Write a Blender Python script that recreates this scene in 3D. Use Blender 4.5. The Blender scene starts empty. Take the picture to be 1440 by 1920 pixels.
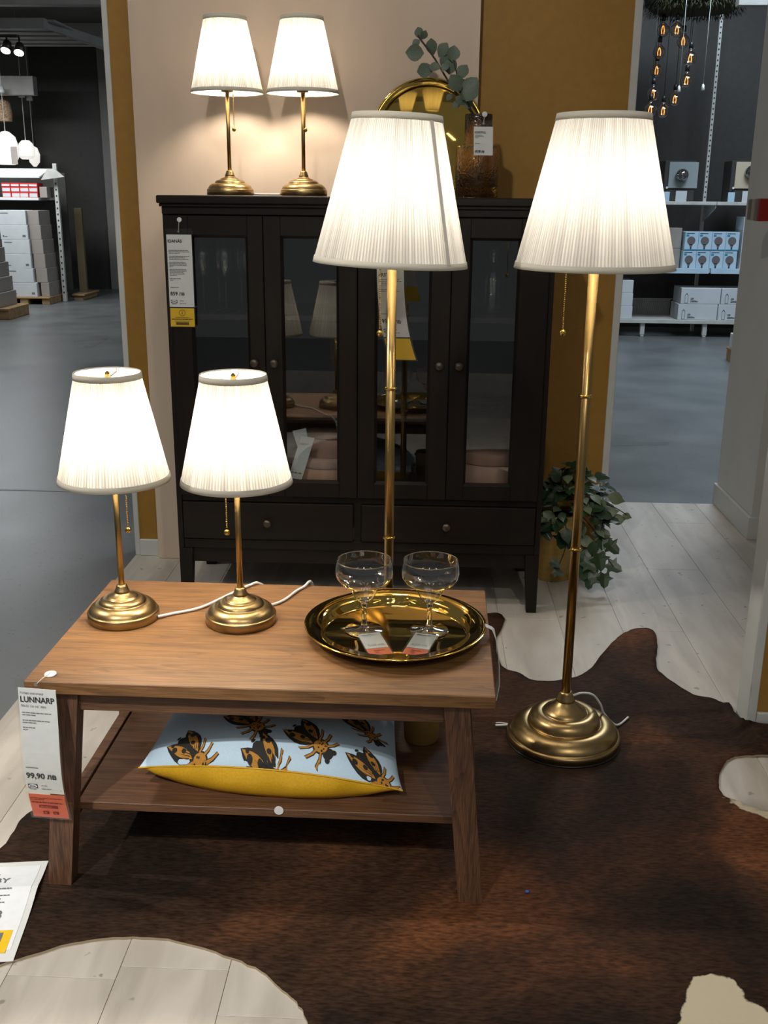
import bpy, bmesh, math, random
from math import sin, cos, pi, radians, sqrt
from mathutils import Vector, Matrix, Euler
from mathutils.geometry import delaunay_2d_cdt

random.seed(7)
SC = bpy.context.scene
COL = SC.collection

# ------------------------------------------------------------------ camera
CAM = Vector((0.21588, -3.29273, 1.35534))
C_R = Vector((0.99907993, 0.04190022, 0.00914714))
C_U = Vector((-0.02092364, 0.29003485, 0.95678733))
C_F = Vector((-0.03743661, 0.9560984, -0.2906447))
FPX = 1954.22
cam = bpy.data.cameras.new('camera')
cam.sensor_fit = 'VERTICAL'
cam.sensor_height = 24.0
cam.lens = 24.0 * FPX / 1920.0
cam.clip_start = 0.05
cam.clip_end = 60
cam_o = bpy.data.objects.new('camera', cam)
COL.objects.link(cam_o)
cam_o.matrix_world = Matrix(((C_R.x, C_U.x, -C_F.x, CAM.x), (C_R.y, C_U.y, -C_F.y, CAM.y),
                             (C_R.z, C_U.z, -C_F.z, CAM.z), (0, 0, 0, 1)))
SC.camera = cam_o

# ------------------------------------------------------------------ world, exposure, large lights
SC.view_settings.view_transform = 'Standard'
SC.view_settings.look = 'None'
SC.view_settings.gamma = 1.0
SC.view_settings.use_curve_mapping = False
SC.view_settings.exposure = 0.1
SC.cycles.use_denoising = True
SC.cycles.max_bounces = 10
SC.cycles.transparent_max_bounces = 16
SC.cycles.caustics_reflective = False
SC.cycles.caustics_refractive = False
SC.cycles.sample_clamp_indirect = 6.0
world = bpy.data.worlds.new('store_ambient')
SC.world = world
world.use_nodes = True
bg = world.node_tree.nodes['Background']
bg.inputs[0].default_value = (0.95, 0.97, 1.0, 1)
bg.inputs[1].default_value = 0.13


def spot(name, loc, target, power, angle, blend=0.4, col=(1, 0.93, 0.82), radius=0.05):
    l = bpy.data.lights.new(name, 'SPOT')
    l.energy = power
    l.spot_size = radians(angle)
    l.spot_blend = blend
    l.color = col
    l.shadow_soft_size = radius
    o = bpy.data.objects.new(name, l)
    COL.objects.link(o)
    o.location = loc
    o.rotation_euler = (Vector(target) - Vector(loc)).to_track_quat('-Z', 'Y').to_euler()
    return o


def area(name, loc, size, power, col=(0.93, 0.97, 1.0)):
    l = bpy.data.lights.new(name, 'AREA')
    l.energy = power
    l.shape = 'RECTANGLE'
    l.size, l.size_y = size
    l.color = col
    o = bpy.data.objects.new(name, l)
    COL.objects.link(o)
    o.location = loc
    return o


# shop ceiling spots and aisle tubes; the fill, wall and hall lights are added
spot('track_spot_front', (-1.25, -4.2, 3.5), (-0.55, -1.75, 0.0), 450, 27, 0.75, (1, 0.97, 0.92))
spot('added_spot_fill', (1.0, -4.2, 3.2), (0.5, -1.3, 0.2), 85, 60, 0.9)  # added fill, brightens the right side of the rug
spot('added_spot_wall', (-0.5, -2.6, 3.3), (-0.1, 0.4, 1.3), 110, 60, 0.8)  # added to brighten the panel and the back wall
spot('track_spot_side', (-2.6, -1.15, 3.1), (0.0, -1.4, 0.0), 230, 52, 0.7)
spot('track_spot_aisle', (-2.2, 0.0, 3.3), (-1.7, 0.0, 0.0), 70, 50, 0.5, (1.0, 0.98, 0.93))
spot('track_spot_far', (-3.4, 6.0, 3.3), (-3.2, 6.4, 0.0), 60, 50, 0.6, (1, 0.97, 0.9))
area('tube_light_left', (-5.2, 8.9, 2.9), (1.5, 1.0), 95)
area('tube_light_right', (3.0, 5.2, 4.4), (2.2, 1.4), 200, (0.70, 0.85, 1.0))
for _i, _x in enumerate((-2.2, 0.6, 3.2)):
    area('added_area_hall', (_x, -6.0, 3.6), (0.25, 2.4), 16, (1.0, 0.96, 0.90))  # unseen area lights behind the camera, added for highlights in glass and brass
area('tube_light_passage', (1.6, 2.6, 3.3), (0.8, 0.8), 19, (1.0, 0.97, 0.94))

# ------------------------------------------------------------------ helpers


def lin(r, g, b):
    f = lambda c: (c / 255) / 12.92 if c / 255 <= 0.04045 else ((c / 255 + 0.055) / 1.055) ** 2.4
    return (f(r), f(g), f(b), 1.0)


def at(px, py, Y):
    d = C_F + C_R * ((px - 720) / FPX) + C_U * ((960 - py) / FPX)
    return CAM + d * ((Y - CAM.y) / d.y)


def atz(px, py, z=0.0):
    d = C_F + C_R * ((px - 720) / FPX) + C_U * ((960 - py) / FPX)
    return CAM + d * ((z - CAM.z) / d.z)


ORG = {}


class MB:
    def __init__(s):
        s.v = []
        s.f = []
        s.sm = []

    def add(s, vs, fs, smooth=False):
        n = len(s.v)
        s.v += [tuple(v) for v in vs]
        s.f += [tuple(i + n for i in f) for f in fs]
        s.sm += [smooth] * len(fs)
        return s

    def box(s, x0, x1, y0, y1, z0, z1):
        vs = [(x, y, z) for z in (z0, z1) for y in (y0, y1) for x in (x0, x1)]
        fs = [(0, 2, 3, 1), (4, 5, 7, 6), (0, 1, 5, 4), (2, 6, 7, 3), (0, 4, 6, 2), (1, 3, 7, 5)]
        return s.add(vs, fs)

    def bbox(s, x0, x1, y0, y1, z0, z1, b=0.002):
        # chamfered box
        X, Y, Z = (x0, x1), (y0, y1), (z0, z1)
        b = min(b, (x1 - x0) * .45, (y1 - y0) * .45, (z1 - z0) * .45)
        vs = []
        idx = {}
        for i in (0, 1):
            for j in (0, 1):
                for k in (0, 1):
                    sx, sy, sz = (1 if i == 0 else -1), (1 if j == 0 else -1), (1 if k == 0 else -1)
                    c = (X[i], Y[j], Z[k])
                    for a in range(3):
                        p = [c[0] + sx * b, c[1] + sy * b, c[2] + sz * b]
                        p[a] = c[a]
                        idx[(i, j, k, a)] = len(vs)
                        vs.append(tuple(p))
        fs = []
        g = lambda i, j, k, a: idx[(i, j, k, a)]
        for a in range(3):
            for e in (0, 1):
                o = [(0, 0), (1, 0), (1, 1), (0, 1)]
                q = []
                for (m, n) in o:
                    t = [m, n]
                    t.insert(a, e)
                    q.append(g(t[0], t[1], t[2], a))
                fs.append(tuple(q))
        for a in range(3):
            b1, b2 = [x for x in range(3) if x != a]
            for m in (0, 1):
                for n in (0, 1):
                    q = []
                    for e, ax in ((0, b1), (1, b1), (1, b2), (0, b2)):
                        t = [0, 0, 0]
                        t[a] = e
                        t[b1] = m
                        t[b2] = n
                        q.append(g(t[0], t[1], t[2], ax))
                    fs.append(tuple(q))
        for i in (0, 1):
            for j in (0, 1):
                for k in (0, 1):
                    fs.append((g(i, j, k, 0), g(i, j, k, 1), g(i, j, k, 2)))
        return s.add(vs, fs)

    def hexa(s, bot, top):
        # 4 bottom + 4 top corners (same winding)
        vs = list(bot) + list(top)
        fs = [(3, 2, 1, 0), (4, 5, 6, 7)] + [(i, (i + 1) % 4, 4 + (i + 1) % 4, 4 + i) for i in range(4)]
        return s.add(vs, fs)

    def lathe(s, prof, n=48, c=(0, 0, 0), closed=False, smooth=True, cap=True):
        vs = []
        fs = []
        for r, z in prof:
            for i in range(n):
                a = 2 * pi * i / n
                vs.append((c[0] + r * cos(a), c[1] + r * sin(a), c[2] + z))
        m = len(prof)
        for j in range(m - 1 + (1 if closed else 0)):
            k = (j + 1) % m
            for i in range(n):
                i2 = (i + 1) % n
                fs.append((j * n + i, j * n + i2, k * n + i2, k * n + i))
        s.add(vs, fs, smooth)
        if cap and not closed:
            base = len(s.v) - len(vs)
            s.f.append(tuple(base + i for i in reversed(range(n))))
            s.f.append(tuple(base + (m - 1) * n + i for i in range(n)))
            s.sm += [False, False]
        return s

    def cyl(s, p, q, r, n=16, r2=None, smooth=True):
        return s.tube([p, q], [r, r if r2 is None else r2], n, smooth)

    def tube(s, path, r, n=8, smooth=True):
        P = [Vector(p) for p in path]
        R = r if isinstance(r, (list, tuple)) else [r] * len(P)
        vs = []
        fs = []
        T0 = (P[1] - P[0]).normalized()
        up = Vector((0, 0, 1)) if abs(T0.z) < .9 else Vector((1, 0, 0))
        A = T0.cross(up).normalized()
        for i, p in enumerate(P):
            T = (P[min(i + 1, len(P) - 1)] - P[max(i - 1, 0)]).normalized()
            A = (A - T * A.dot(T)).normalized()
            B = T.cross(A)
            for k in range(n):
                a = 2 * pi * k / n
                vs.append(p + (A * cos(a) + B * sin(a)) * R[i])
        for i in range(len(P) - 1):
            for k in range(n):
                k2 = (k + 1) % n
                fs.append((i * n + k, i * n + k2, (i + 1) * n + k2, (i + 1) * n + k))
        s.add(vs, fs, smooth)
        b = len(s.v) - len(vs)
        s.f.append(tuple(b + k for k in reversed(range(n))))
        s.f.append(tuple(b + (len(P) - 1) * n + k for k in range(n)))
        s.sm += [False, False]
        return s

    def ball(s, c, r, n=12, m=8, sz=1.0):
        prof = [(max(r * sin(pi * j / m), r * .02), -r * sz * cos(pi * j / m)) for j in range(m + 1)]
        return s.lathe(prof, n, c)

    def prism(s, outline, z0, z1):
        n = len(outline)
        vs = [(x, y, z0) for x, y in outline] + [(x, y, z1) for x, y in outline]
        fs = [tuple(reversed(range(n))), tuple(range(n, 2 * n))] + [(i, (i + 1) % n, n + (i + 1) % n, n + i) for i in range(n)]
        return s.add(vs, fs)

    def xf(s, fn):
        s.v = [tuple(fn(*v)) for v in s.v]
        return s


def rotz(th, cx=0, cy=0, cz=0):
    c, q = cos(th), sin(th)
    return lambda x, y, z: (cx + c * x - q * y, cy + q * x + c * y, cz + z)


def ob(name, mb, mat, parent=None, label=None, smooth_all=False):
    me = bpy.data.meshes.new(name)
    if parent is not None:
        O = ORG[parent.name]
    else:
        xs = [v[0] for v in mb.v]
        ys = [v[1] for v in mb.v]
        O = Vector(((min(xs) + max(xs)) / 2, (min(ys) + max(ys)) / 2, min(v[2] for v in mb.v)))
    me.from_pydata([tuple(Vector(v) - O) for v in mb.v], [], mb.f)
    me.polygons.foreach_set('use_smooth', [True if smooth_all else b for b in mb.sm])
    if mat is not None:
        me.materials.append(mat)
    me.update()
    o = bpy.data.objects.new(name, me)
    COL.objects.link(o)
    if parent is not None:
        o.parent = parent
    else:
        o.location = O
    ORG[o.name] = O
    if label:
        o['label'] = label
    return o


def fixn(o):
    bm = bmesh.new()
    bm.from_mesh(o.data)
    bmesh.ops.recalc_face_normals(bm, faces=bm.faces)
    bm.to_mesh(o.data)
    bm.free()
    return o


def tag(o, label, cat, group=None):
    o['label'] = label
    o['category'] = cat
    if group:
        o['group'] = group
    return o


def struct(o, label=None):
    o['kind'] = 'structure'
    if label:
        o['label'] = label
    return o


def thing(name, label, cat, loc=(0, 0, 0), group=None):
    o = bpy.data.objects.new(name, None)
    COL.objects.link(o)
    o.empty_display_size = .05
    o.location = loc
    ORG[o.name] = Vector(loc)
    return tag(o, label, cat, group)


def copy_tree(o, loc, label, rz=0.0):
    r = o.copy()
    COL.objects.link(r)
    r.location = loc
    r.rotation_euler = (0, 0, rz)
    r['label'] = label
    for ch in list(o.children):
        c = ch.copy()
        COL.objects.link(c)
        c.parent = r
        for g in list(ch.children):
            d = g.copy()
            COL.objects.link(d)
            d.parent = c
    return r


# ------------------------------------------------------------------ materials
MATS = {}


def nt(name):
    m = bpy.data.materials.new(name)
    m.use_nodes = True
    t = m.node_tree
    return m, t, t.nodes['Principled BSDF']


def setp(b, col=None, rough=.5, metal=0, spec=.5, sheen=0, coat=0):
    if col:
        b.inputs['Base Color'].default_value = col
    b.inputs['Roughness'].default_value = rough
    b.inputs['Metallic'].default_value = metal
    b.inputs['Specular IOR Level'].default_value = spec
    if sheen:
        b.inputs['Sheen Weight'].default_value = sheen
    if coat:
        b.inputs['Coat Weight'].default_value = coat
        b.inputs['Coat Roughness'].default_value = .15


def noise_mat(name, c1, c2, scale=(8, 8, 8), nscale=1.0, detail=5, rough=.5, metal=0, bump=0.0, spec=.5, lo=.35, hi=.65,
              dist=0.0, rough2=None, sheen=0, coat=0, bdist=.002):
    m, t, b = nt(name)
    setp(b, c1, rough, metal, spec, sheen, coat)
    tc = t.nodes.new('ShaderNodeTexCoord')
    mp = t.nodes.new('ShaderNodeMapping')
    mp.inputs['Scale'].default_value = scale
    n = t.nodes.new('ShaderNodeTexNoise')
    n.inputs['Scale'].default_value = nscale
    n.inputs['Detail'].default_value = detail
    n.inputs['Distortion'].default_value = dist
    r = t.nodes.new('ShaderNodeValToRGB')
    r.color_ramp.elements[0].position = lo
    r.color_ramp.elements[0].color = c1
    r.color_ramp.elements[1].position = hi
    r.color_ramp.elements[1].color = c2
    L = t.links.new
    L(tc.outputs['Object'], mp.inputs[0])
    L(mp.outputs[0], n.inputs['Vector'])
    L(n.outputs[0], r.inputs[0])
    L(r.outputs[0], b.inputs['Base Color'])
    if rough2 is not None:
        mr = t.nodes.new('ShaderNodeMapRange')
        mr.inputs[3].default_value = rough
        mr.inputs[4].default_value = rough2
        L(n.outputs[0], mr.inputs[0])
        L(mr.outputs[0], b.inputs['Roughness'])
    if bump:
        bp = t.nodes.new('ShaderNodeBump')
        bp.inputs['Strength'].default_value = bump
        bp.inputs['Distance'].default_value = bdist
        L(n.outputs[0], bp.inputs['Height'])
        L(bp.outputs[0], b.inputs['Normal'])
    MATS[name] = m
    return m


def wood_mat(name, dark, light, axis, rough=.45, scale=1.0, bump=.25, coat=0, rings=.7):
    """grain that runs along one object axis"""
    m, t, b = nt(name)
    setp(b, light, rough, coat=coat)
    L = t.links.new
    tc = t.nodes.new('ShaderNodeTexCoord')
    sc = [30 * scale] * 3
    sc[axis] = 1.6 * scale
    mp = t.nodes.new('ShaderNodeMapping')
    mp.inputs['Scale'].default_value = sc
    L(tc.outputs['Object'], mp.inputs[0])
    n1 = t.nodes.new('ShaderNodeTexNoise')
    n1.inputs['Scale'].default_value = 1.0
    n1.inputs['Detail'].default_value = 6
    n1.inputs['Distortion'].default_value = 1.2
    L(mp.outputs[0], n1.inputs['Vector'])
    sc2 = [520 * scale] * 3
    sc2[axis] = 14 * scale
    mp2 = t.nodes.new('ShaderNodeMapping')
    mp2.inputs['Scale'].default_value = sc2
    L(tc.outputs['Object'], mp2.inputs[0])
    n2 = t.nodes.new('ShaderNodeTexNoise')
    n2.inputs['Scale'].default_value = 1.0
    n2.inputs['Detail'].default_value = 3
    L(mp2.outputs[0], n2.inputs['Vector'])
    mx = t.nodes.new('ShaderNodeMath')
    mx.operation = 'MULTIPLY_ADD'
    mx.inputs[1].default_value = .60
    L(n2.outputs[0], mx.inputs[0])
    sub = t.nodes.new('ShaderNodeMath')
    sub.operation = 'MULTIPLY'
    sub.inputs[1].default_value = .42
    L(n1.outputs[0], sub.inputs[0])
    L(sub.outputs[0], mx.inputs[2])
    r = t.nodes.new('ShaderNodeValToRGB')
    r.color_ramp.elements[0].position = .38
    r.color_ramp.elements[0].color = dark
    r.color_ramp.elements[1].position = .64
    r.color_ramp.elements[1].color = light
    L(mx.outputs[0], r.inputs[0])
    # darker growth-ring lines
    sc3 = [26 * scale] * 3
    sc3[axis] = 2.2 * scale
    mp3 = t.nodes.new('ShaderNodeMapping')
    mp3.inputs['Scale'].default_value = sc3
    L(tc.outputs['Object'], mp3.inputs[0])
    n3 = t.nodes.new('ShaderNodeTexNoise')
    n3.inputs['Scale'].default_value = .8
    n3.inputs['Detail'].default_value = 1.5
    n3.inputs['Distortion'].default_value = .5
    L(mp3.outputs[0], n3.inputs['Vector'])
    w3 = t.nodes.new('ShaderNodeMath')
    w3.operation = 'MULTIPLY'
    w3.inputs[1].default_value = 9
    L(n3.outputs[0], w3.inputs[0])
    f3 = t.nodes.new('ShaderNodeMath')
    f3.operation = 'FRACT'
    L(w3.outputs[0], f3.inputs[0])
    m3 = t.nodes.new('ShaderNodeMapRange')
    m3.inputs[1].default_value = .0
    m3.inputs[2].default_value = .35
    m3.inputs[3].default_value = rings
    m3.inputs[4].default_value = 1.0
    L(f3.outputs[0], m3.inputs[0])
    mu3 = t.nodes.new('ShaderNodeMix')
    mu3.data_type = 'RGBA'
    mu3.blend_type = 'MULTIPLY'
    mu3.inputs[0].default_value = 1
    L(r.outputs[0], mu3.inputs[6])
    L(m3.outputs[0], mu3.inputs[7])
    L(mu3.outputs[2], b.inputs['Base Color'])
    bp = t.nodes.new('ShaderNodeBump')
    bp.inputs['Strength'].default_value = bump
    bp.inputs['Distance'].default_value = .001
    L(mx.outputs[0], bp.inputs['Height'])
    L(bp.outputs[0], b.inputs['Normal'])
    return m


def plain(name, col, rough=.5, metal=0, spec=.5, emit=None, es=0, sheen=0, coat=0):
    m, t, b = nt(name)
    setp(b, col, rough, metal, spec, sheen, coat)
    # slight procedural variation so nothing is dead flat
    if emit is None:
        tc = t.nodes.new('ShaderNodeTexCoord')
        n = t.nodes.new('ShaderNodeTexNoise')
        n.inputs['Scale'].default_value = 60
        hsv = t.nodes.new('ShaderNodeMix')
        hsv.data_type = 'RGBA'
        hsv.blend_type = 'MULTIPLY'
        hsv.inputs[0].default_value = .12
        hsv.inputs[6].default_value = col
        t.links.new(tc.outputs['Object'], n.inputs['Vector'])
        t.links.new(n.outputs[0], hsv.inputs[7])
        t.links.new(hsv.outputs[2], b.inputs['Base Color'])
    else:
        b.inputs['Emission Color'].default_value = emit
        b.inputs['Emission Strength'].default_value = es
    return m


def pane_mat(name, tint=(1, 1, 1, 1), ior=1.5, boost=1.0, rough=0.0):
    """thin clear sheet: what is behind shows through, Fresnel reflection on top"""
    m = bpy.data.materials.new(name)
    m.use_nodes = True
    t = m.node_tree
    t.nodes.clear()
    out = t.nodes.new('ShaderNodeOutputMaterial')
    tr = t.nodes.new('ShaderNodeBsdfTransparent')
    tr.inputs[0].default_value = tint
    gl = t.nodes.new('ShaderNodeBsdfGlossy')
    gl.inputs['Roughness'].default_value = rough
    fr = t.nodes.new('ShaderNodeFresnel')
    ge = t.nodes.new('ShaderNodeNewGeometry')      # same reflectance from both faces of the sheet
    mr = t.nodes.new('ShaderNodeMapRange')
    mr.inputs[3].default_value = ior
    mr.inputs[4].default_value = 1 / ior
    t.links.new(ge.outputs['Backfacing'], mr.inputs[0])
    t.links.new(mr.outputs[0], fr.inputs[0])
    mu = t.nodes.new('ShaderNodeMath')
    mu.operation = 'MULTIPLY'
    mu.inputs[1].default_value = boost
    mu.use_clamp = True
    mx = t.nodes.new('ShaderNodeMixShader')
    L = t.links.new
    L(fr.outputs[0], mu.inputs[0])
    L(mu.outputs[0], mx.inputs[0])
    L(tr.outputs[0], mx.inputs[1])
    L(gl.outputs[0], mx.inputs[2])
    L(mx.outputs[0], out.inputs[0])
    return m


def glass_mat(name, col=(1, 1, 1, 1), rough=0.0, ior=1.48, bump=0):
    m, t, b = nt(name)
    setp(b, col, rough)
    b.inputs['Transmission Weight'].default_value = 1
    b.inputs['IOR'].default_value = ior
    if bump:
        tc = t.nodes.new('ShaderNodeTexCoord')
        n = t.nodes.new('ShaderNodeTexVoronoi')
        n.inputs['Scale'].default_value = 150
        bp = t.nodes.new('ShaderNodeBump')
        bp.inputs['Strength'].default_value = bump
        bp.inputs['Distance'].default_value = .002
        t.links.new(tc.outputs['Object'], n.inputs['Vector'])
        t.links.new(n.outputs[0], bp.inputs['Height'])
        t.links.new(bp.outputs[0], b.inputs['Normal'])
    return m


def shade_mat(name, col, trans=.6):
    """pleated fabric: part diffuse, part translucent; folds are thicker cloth"""
    m = bpy.data.materials.new(name)
    m.use_nodes = True
    t = m.node_tree
    t.nodes.clear()
    L = t.links.new
    out = t.nodes.new('ShaderNodeOutputMaterial')
    at_ = t.nodes.new('ShaderNodeAttribute')
    at_.attribute_name = 'fold'
    mul = t.nodes.new('ShaderNodeMix')
    mul.data_type = 'RGBA'
    mul.blend_type = 'MULTIPLY'
    mul.inputs[0].default_value = 1
    mul.inputs[6].default_value = col
    L(at_.outputs['Color'], mul.inputs[7])
    di = t.nodes.new('ShaderNodeBsdfDiffuse')
    tl = t.nodes.new('ShaderNodeBsdfTranslucent')
    L(mul.outputs[2], di.inputs[0])
    L(mul.outputs[2], tl.inputs[0])
    mx = t.nodes.new('ShaderNodeMixShader')
    mx.inputs[0].default_value = trans
    L(di.outputs[0], mx.inputs[1])
    L(tl.outputs[0], mx.inputs[2])
    L(mx.outputs[0], out.inputs[0])
    return m




def specks(m, col, scale, thr, amount=.7):
    t = m.node_tree
    b = t.nodes['Principled BSDF']
    src = b.inputs['Base Color'].links[0].from_socket
    tc = t.nodes.new('ShaderNodeTexCoord')
    n = t.nodes.new('ShaderNodeTexNoise')
    n.inputs['Scale'].default_value = scale
    n.inputs['Detail'].default_value = 2
    mr = t.nodes.new('ShaderNodeMapRange')
    mr.inputs[1].default_value = thr
    mr.inputs[2].default_value = thr + .05
    mr.inputs[4].default_value = amount
    mx = t.nodes.new('ShaderNodeMix')
    mx.data_type = 'RGBA'
    mx.inputs[7].default_value = col
    t.links.new(tc.outputs['Object'], n.inputs['Vector'])
    t.links.new(n.outputs[0], mr.inputs[0])
    t.links.new(mr.outputs[0], mx.inputs[0])
    t.links.new(src, mx.inputs[6])
    t.links.new(mx.outputs[2], b.inputs['Base Color'])


M = {}
M['wall_yellow'] = noise_mat('mustard_paint', lin(150, 110, 38), lin(156, 116, 42), (40, 40, 40), 1, 3, .6, bump=.05)
M['white_paint'] = noise_mat('white_paint', lin(198, 200, 196), lin(205, 206, 202), (3, 3, 3), 1, 3, .5)
M['white_trim'] = noise_mat('white_trim', lin(196, 199, 196), lin(203, 205, 202), (10, 10, 10), 1, 3, .45)
M['panel'] = noise_mat('blush_plywood', lin(205, 184, 164), lin(216, 196, 176), (3, 3, .6), 1.6, 6, .6, bump=.06)
M['panel_edge'] = plain('plywood_edge', lin(190, 160, 125), .6)
M['plank'] = noise_mat('pale_laminate', lin(172, 165, 154), lin(192, 186, 176), (6, 1.2, 6), 2.2, 8, .42, rough2=.6, dist=.6)
M['plank2'] = noise_mat('pale_laminate_worn', lin(164, 157, 146), lin(190, 183, 172), (5, 1.0, 5), 2.6, 8, .42, rough2=.6, dist=.8)
specks(M['plank'], lin(96, 88, 76), 34, .70, .6)
specks(M['plank2'], lin(96, 88, 76), 27, .69, .6)
M['seam'] = plain('floor_seam', lin(146, 139, 128), .7)
M['concrete'] = noise_mat('grey_concrete', lin(88, 91, 91), lin(106, 109, 108), (1.5, 1.5, 1.5), 1.5, 9, .32, rough2=.42, lo=.3, hi=.7)
specks(M['concrete'], lin(52, 52, 52), 70, .66, .6)
M['line_white'] = plain('joint_filler', lin(165, 168, 168), .6)
M['arrow'] = plain('grey_tape', lin(70, 72, 70), .6)
M['charcoal'] = noise_mat('charcoal_paint', lin(52, 50, 47), lin(57, 55, 51), (20, 20, 20), 1, 3, .6)
M['grey_wall'] = noise_mat('grey_paint', lin(120, 118, 112), lin(128, 126, 120), (5, 5, 5), 1, 3, .6)
M['ceil'] = noise_mat('ceiling_grey', lin(120, 118, 112), lin(135, 133, 127), (2, 2, 2), 1, 3, .7)
M['beam'] = noise_mat('beam_white', lin(150, 148, 142), lin(165, 163, 157), (4, 4, 4), 1, 3, .6)
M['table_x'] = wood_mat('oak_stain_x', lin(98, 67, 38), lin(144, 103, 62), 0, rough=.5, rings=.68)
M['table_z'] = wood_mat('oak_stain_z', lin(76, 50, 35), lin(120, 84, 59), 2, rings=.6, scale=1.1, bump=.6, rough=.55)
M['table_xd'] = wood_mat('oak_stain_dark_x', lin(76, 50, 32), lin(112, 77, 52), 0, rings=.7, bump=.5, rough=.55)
M['cab'] = noise_mat('dark_brown_stain', lin(20, 15, 11), lin(26, 19, 14), (60, 60, 4), 1, 5, .45, spec=.22, bump=.03)
M['cab_h'] = noise_mat('dark_brown_stain_h', lin(20, 15, 11), lin(27, 20, 15), (4, 60, 60), 1, 5, .45, spec=.22, bump=.03)
M['cab_in'] = plain('cabinet_inside', lin(26, 21, 18), .55)
M['pane'] = pane_mat('window_glass', (.93, .95, .95, 1), 1.5, 2.0)
M['knob'] = plain('dark_bronze', lin(92, 82, 72), .42, .8)
M['brass'] = noise_mat('antique_brass', lin(158, 132, 88), lin(176, 150, 104), (30, 30, 30), 1, 4, .32, 1.0, rough2=.36)
M['brass_pole'] = noise_mat('antique_brass_pole', lin(166, 136, 84), lin(182, 152, 98), (200, 200, 4), 1, 4, .26, 1.0, rough2=.32)
M['gold'] = noise_mat('polished_gold', lin(204, 168, 84), lin(212, 176, 90), (10, 10, 10), 1, 3, .04, 1.0, rough2=.07)
M['pot_brass'] = noise_mat('brushed_brass', lin(190, 158, 88), lin(204, 172, 100), (3, 3, 60), 1, 4, .45, .6)
M['shade'] = shade_mat('pleated_cream_fabric', (.84, .82, .77, 1), .15)
M['shade_dense'] = shade_mat('pleated_cream_fabric_dense', (.84, .82, .77, 1), .22)
M['shade_trim'] = shade_mat('cream_trim_fabric', (.80, .77, .69, 1), .25)
M['bulb'] = plain('lit_bulb', (1, 1, 1, 1), .4, emit=(1.0, .88, .72, 1), es=200)
M['bulb_floor'] = plain('lit_bulb_dim', (1, 1, 1, 1), .4, emit=(1.0, .90, .78, 1), es=128)
M['cord'] = plain('white_cord', lin(225, 225, 220), .45)
M['white_plastic'] = plain('white_plastic', lin(226, 228, 226), .4)
M['paper'] = plain('white_paper', lin(240, 244, 247), .55)
M['paper_back'] = plain('brown_paper_back', lin(190, 175, 150), .7)
M['red_paper'] = plain('orange_red_paper', lin(232, 92, 64), .55)
M['orange_paper'] = plain('orange_paper', lin(238, 120, 80), .55)
M['yellow_paper'] = plain('yellow_paper', lin(246, 200, 20), .55)
M['ink'] = plain('black_ink', lin(40, 42, 46), .6)
M['ink_grey'] = plain('grey_ink', lin(112, 116, 122), .6)
M['ink_red'] = plain('dark_red_ink', lin(120, 34, 30), .6)
M['ink_brown'] = plain('brown_ink', lin(96, 66, 12), .6)
M['sleeve'] = pane_mat('clear_plastic_sleeve', (.95, .95, .93, 1), 1.45, 2.0, .2)
M['steel'] = plain('steel', lin(190, 190, 190), .25, 1.0)
M['clear_glass'] = glass_mat('clear_glass')
M['amber'] = glass_mat('amber_glass', (.985, .77, .46, 1), .10, 1.46, .6)
M['leaf_euc'] = noise_mat('grey_green_leaf', lin(62, 76, 64), lin(92, 106, 90), (30, 30, 30), 1, 3, .55)
M['stem'] = plain('dark_stem', lin(58, 46, 34), .7)
M['leaf_ivy'] = noise_mat('dark_ivy_leaf', lin(24, 44, 26), lin(46, 70, 40), (40, 40, 40), 1, 3, .4)
M['leaf_var'] = noise_mat('variegated_leaf', lin(60, 82, 56), lin(140, 150, 118), (60, 60, 60), 1, 3, .45, lo=.4, hi=.75)
M['blush_box'] = noise_mat('blush_cardboard', lin(186, 148, 130), lin(194, 156, 138), (20, 20, 20), 1, 3, .6)
M['cushion_top'] = noise_mat('pale_blue_cotton', lin(190, 216, 234), lin(196, 222, 240), (300, 300, 300), 1, 2, .8)
M['cushion_bot'] = noise_mat('mustard_satin', lin(206, 158, 28), lin(216, 168, 36), (220, 220, 220), 1, 2, .45)
M['print_black'] = plain('print_black', lin(38, 36, 32), .8)
M['print_ochre'] = plain('print_ochre', lin(190, 132, 48), .8)
M['carton'] = noise_mat('white_carton', lin(200, 204, 206), lin(210, 214, 216), (4, 4, 4), 1, 3, .6)
M['carton_side'] = noise_mat('grey_carton', lin(150, 142, 134), lin(160, 152, 144), (4, 4, 4), 1, 3, .6)
M['carton_blue'] = noise_mat('pale_blue_carton', lin(176, 206, 226), lin(192, 216, 232), (6, 6, 6), 1, 3, .5)
M['carton_red'] = plain('red_carton', lin(206, 50, 46), .5)
M['bulb_print'] = plain('bulb_print', lin(112, 104, 104), .6)
M['blue_print'] = plain('blue_print', lin(60, 140, 170), .6)
M['pallet'] = noise_mat('pallet_wood', lin(140, 110, 76), lin(170, 138, 98), (4, 30, 30), 1, 4, .8)
M['brown_card'] = plain('brown_card', lin(110, 98, 70), .8)
M['rail_white'] = noise_mat('painted_steel', lin(190, 190, 184), lin(204, 204, 198), (10, 10, 10), 1, 3, .45)
M['slot'] = plain('dark_slot', lin(40, 40, 40), .7)
M['black_plastic'] = plain('black_plastic', lin(24, 24, 24), .4)
M['smoke_glass'] = pane_mat('smoked_glass', (.80, .76, .72, 1), 1.5, 3.0)
M['filament'] = plain('filament', (1, .4, .1, 1), .5, emit=(1, .28, .04, 1), es=4)
M['moss'] = noise_mat('moss', lin(26, 28, 10), lin(52, 52, 20), (60, 60, 60), 1, 3, .9)
M['red_paint'] = plain('red_board', lin(150, 30, 22), .5)
M['grey_card'] = plain('layered_card', lin(120, 110, 108), .7)
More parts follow.
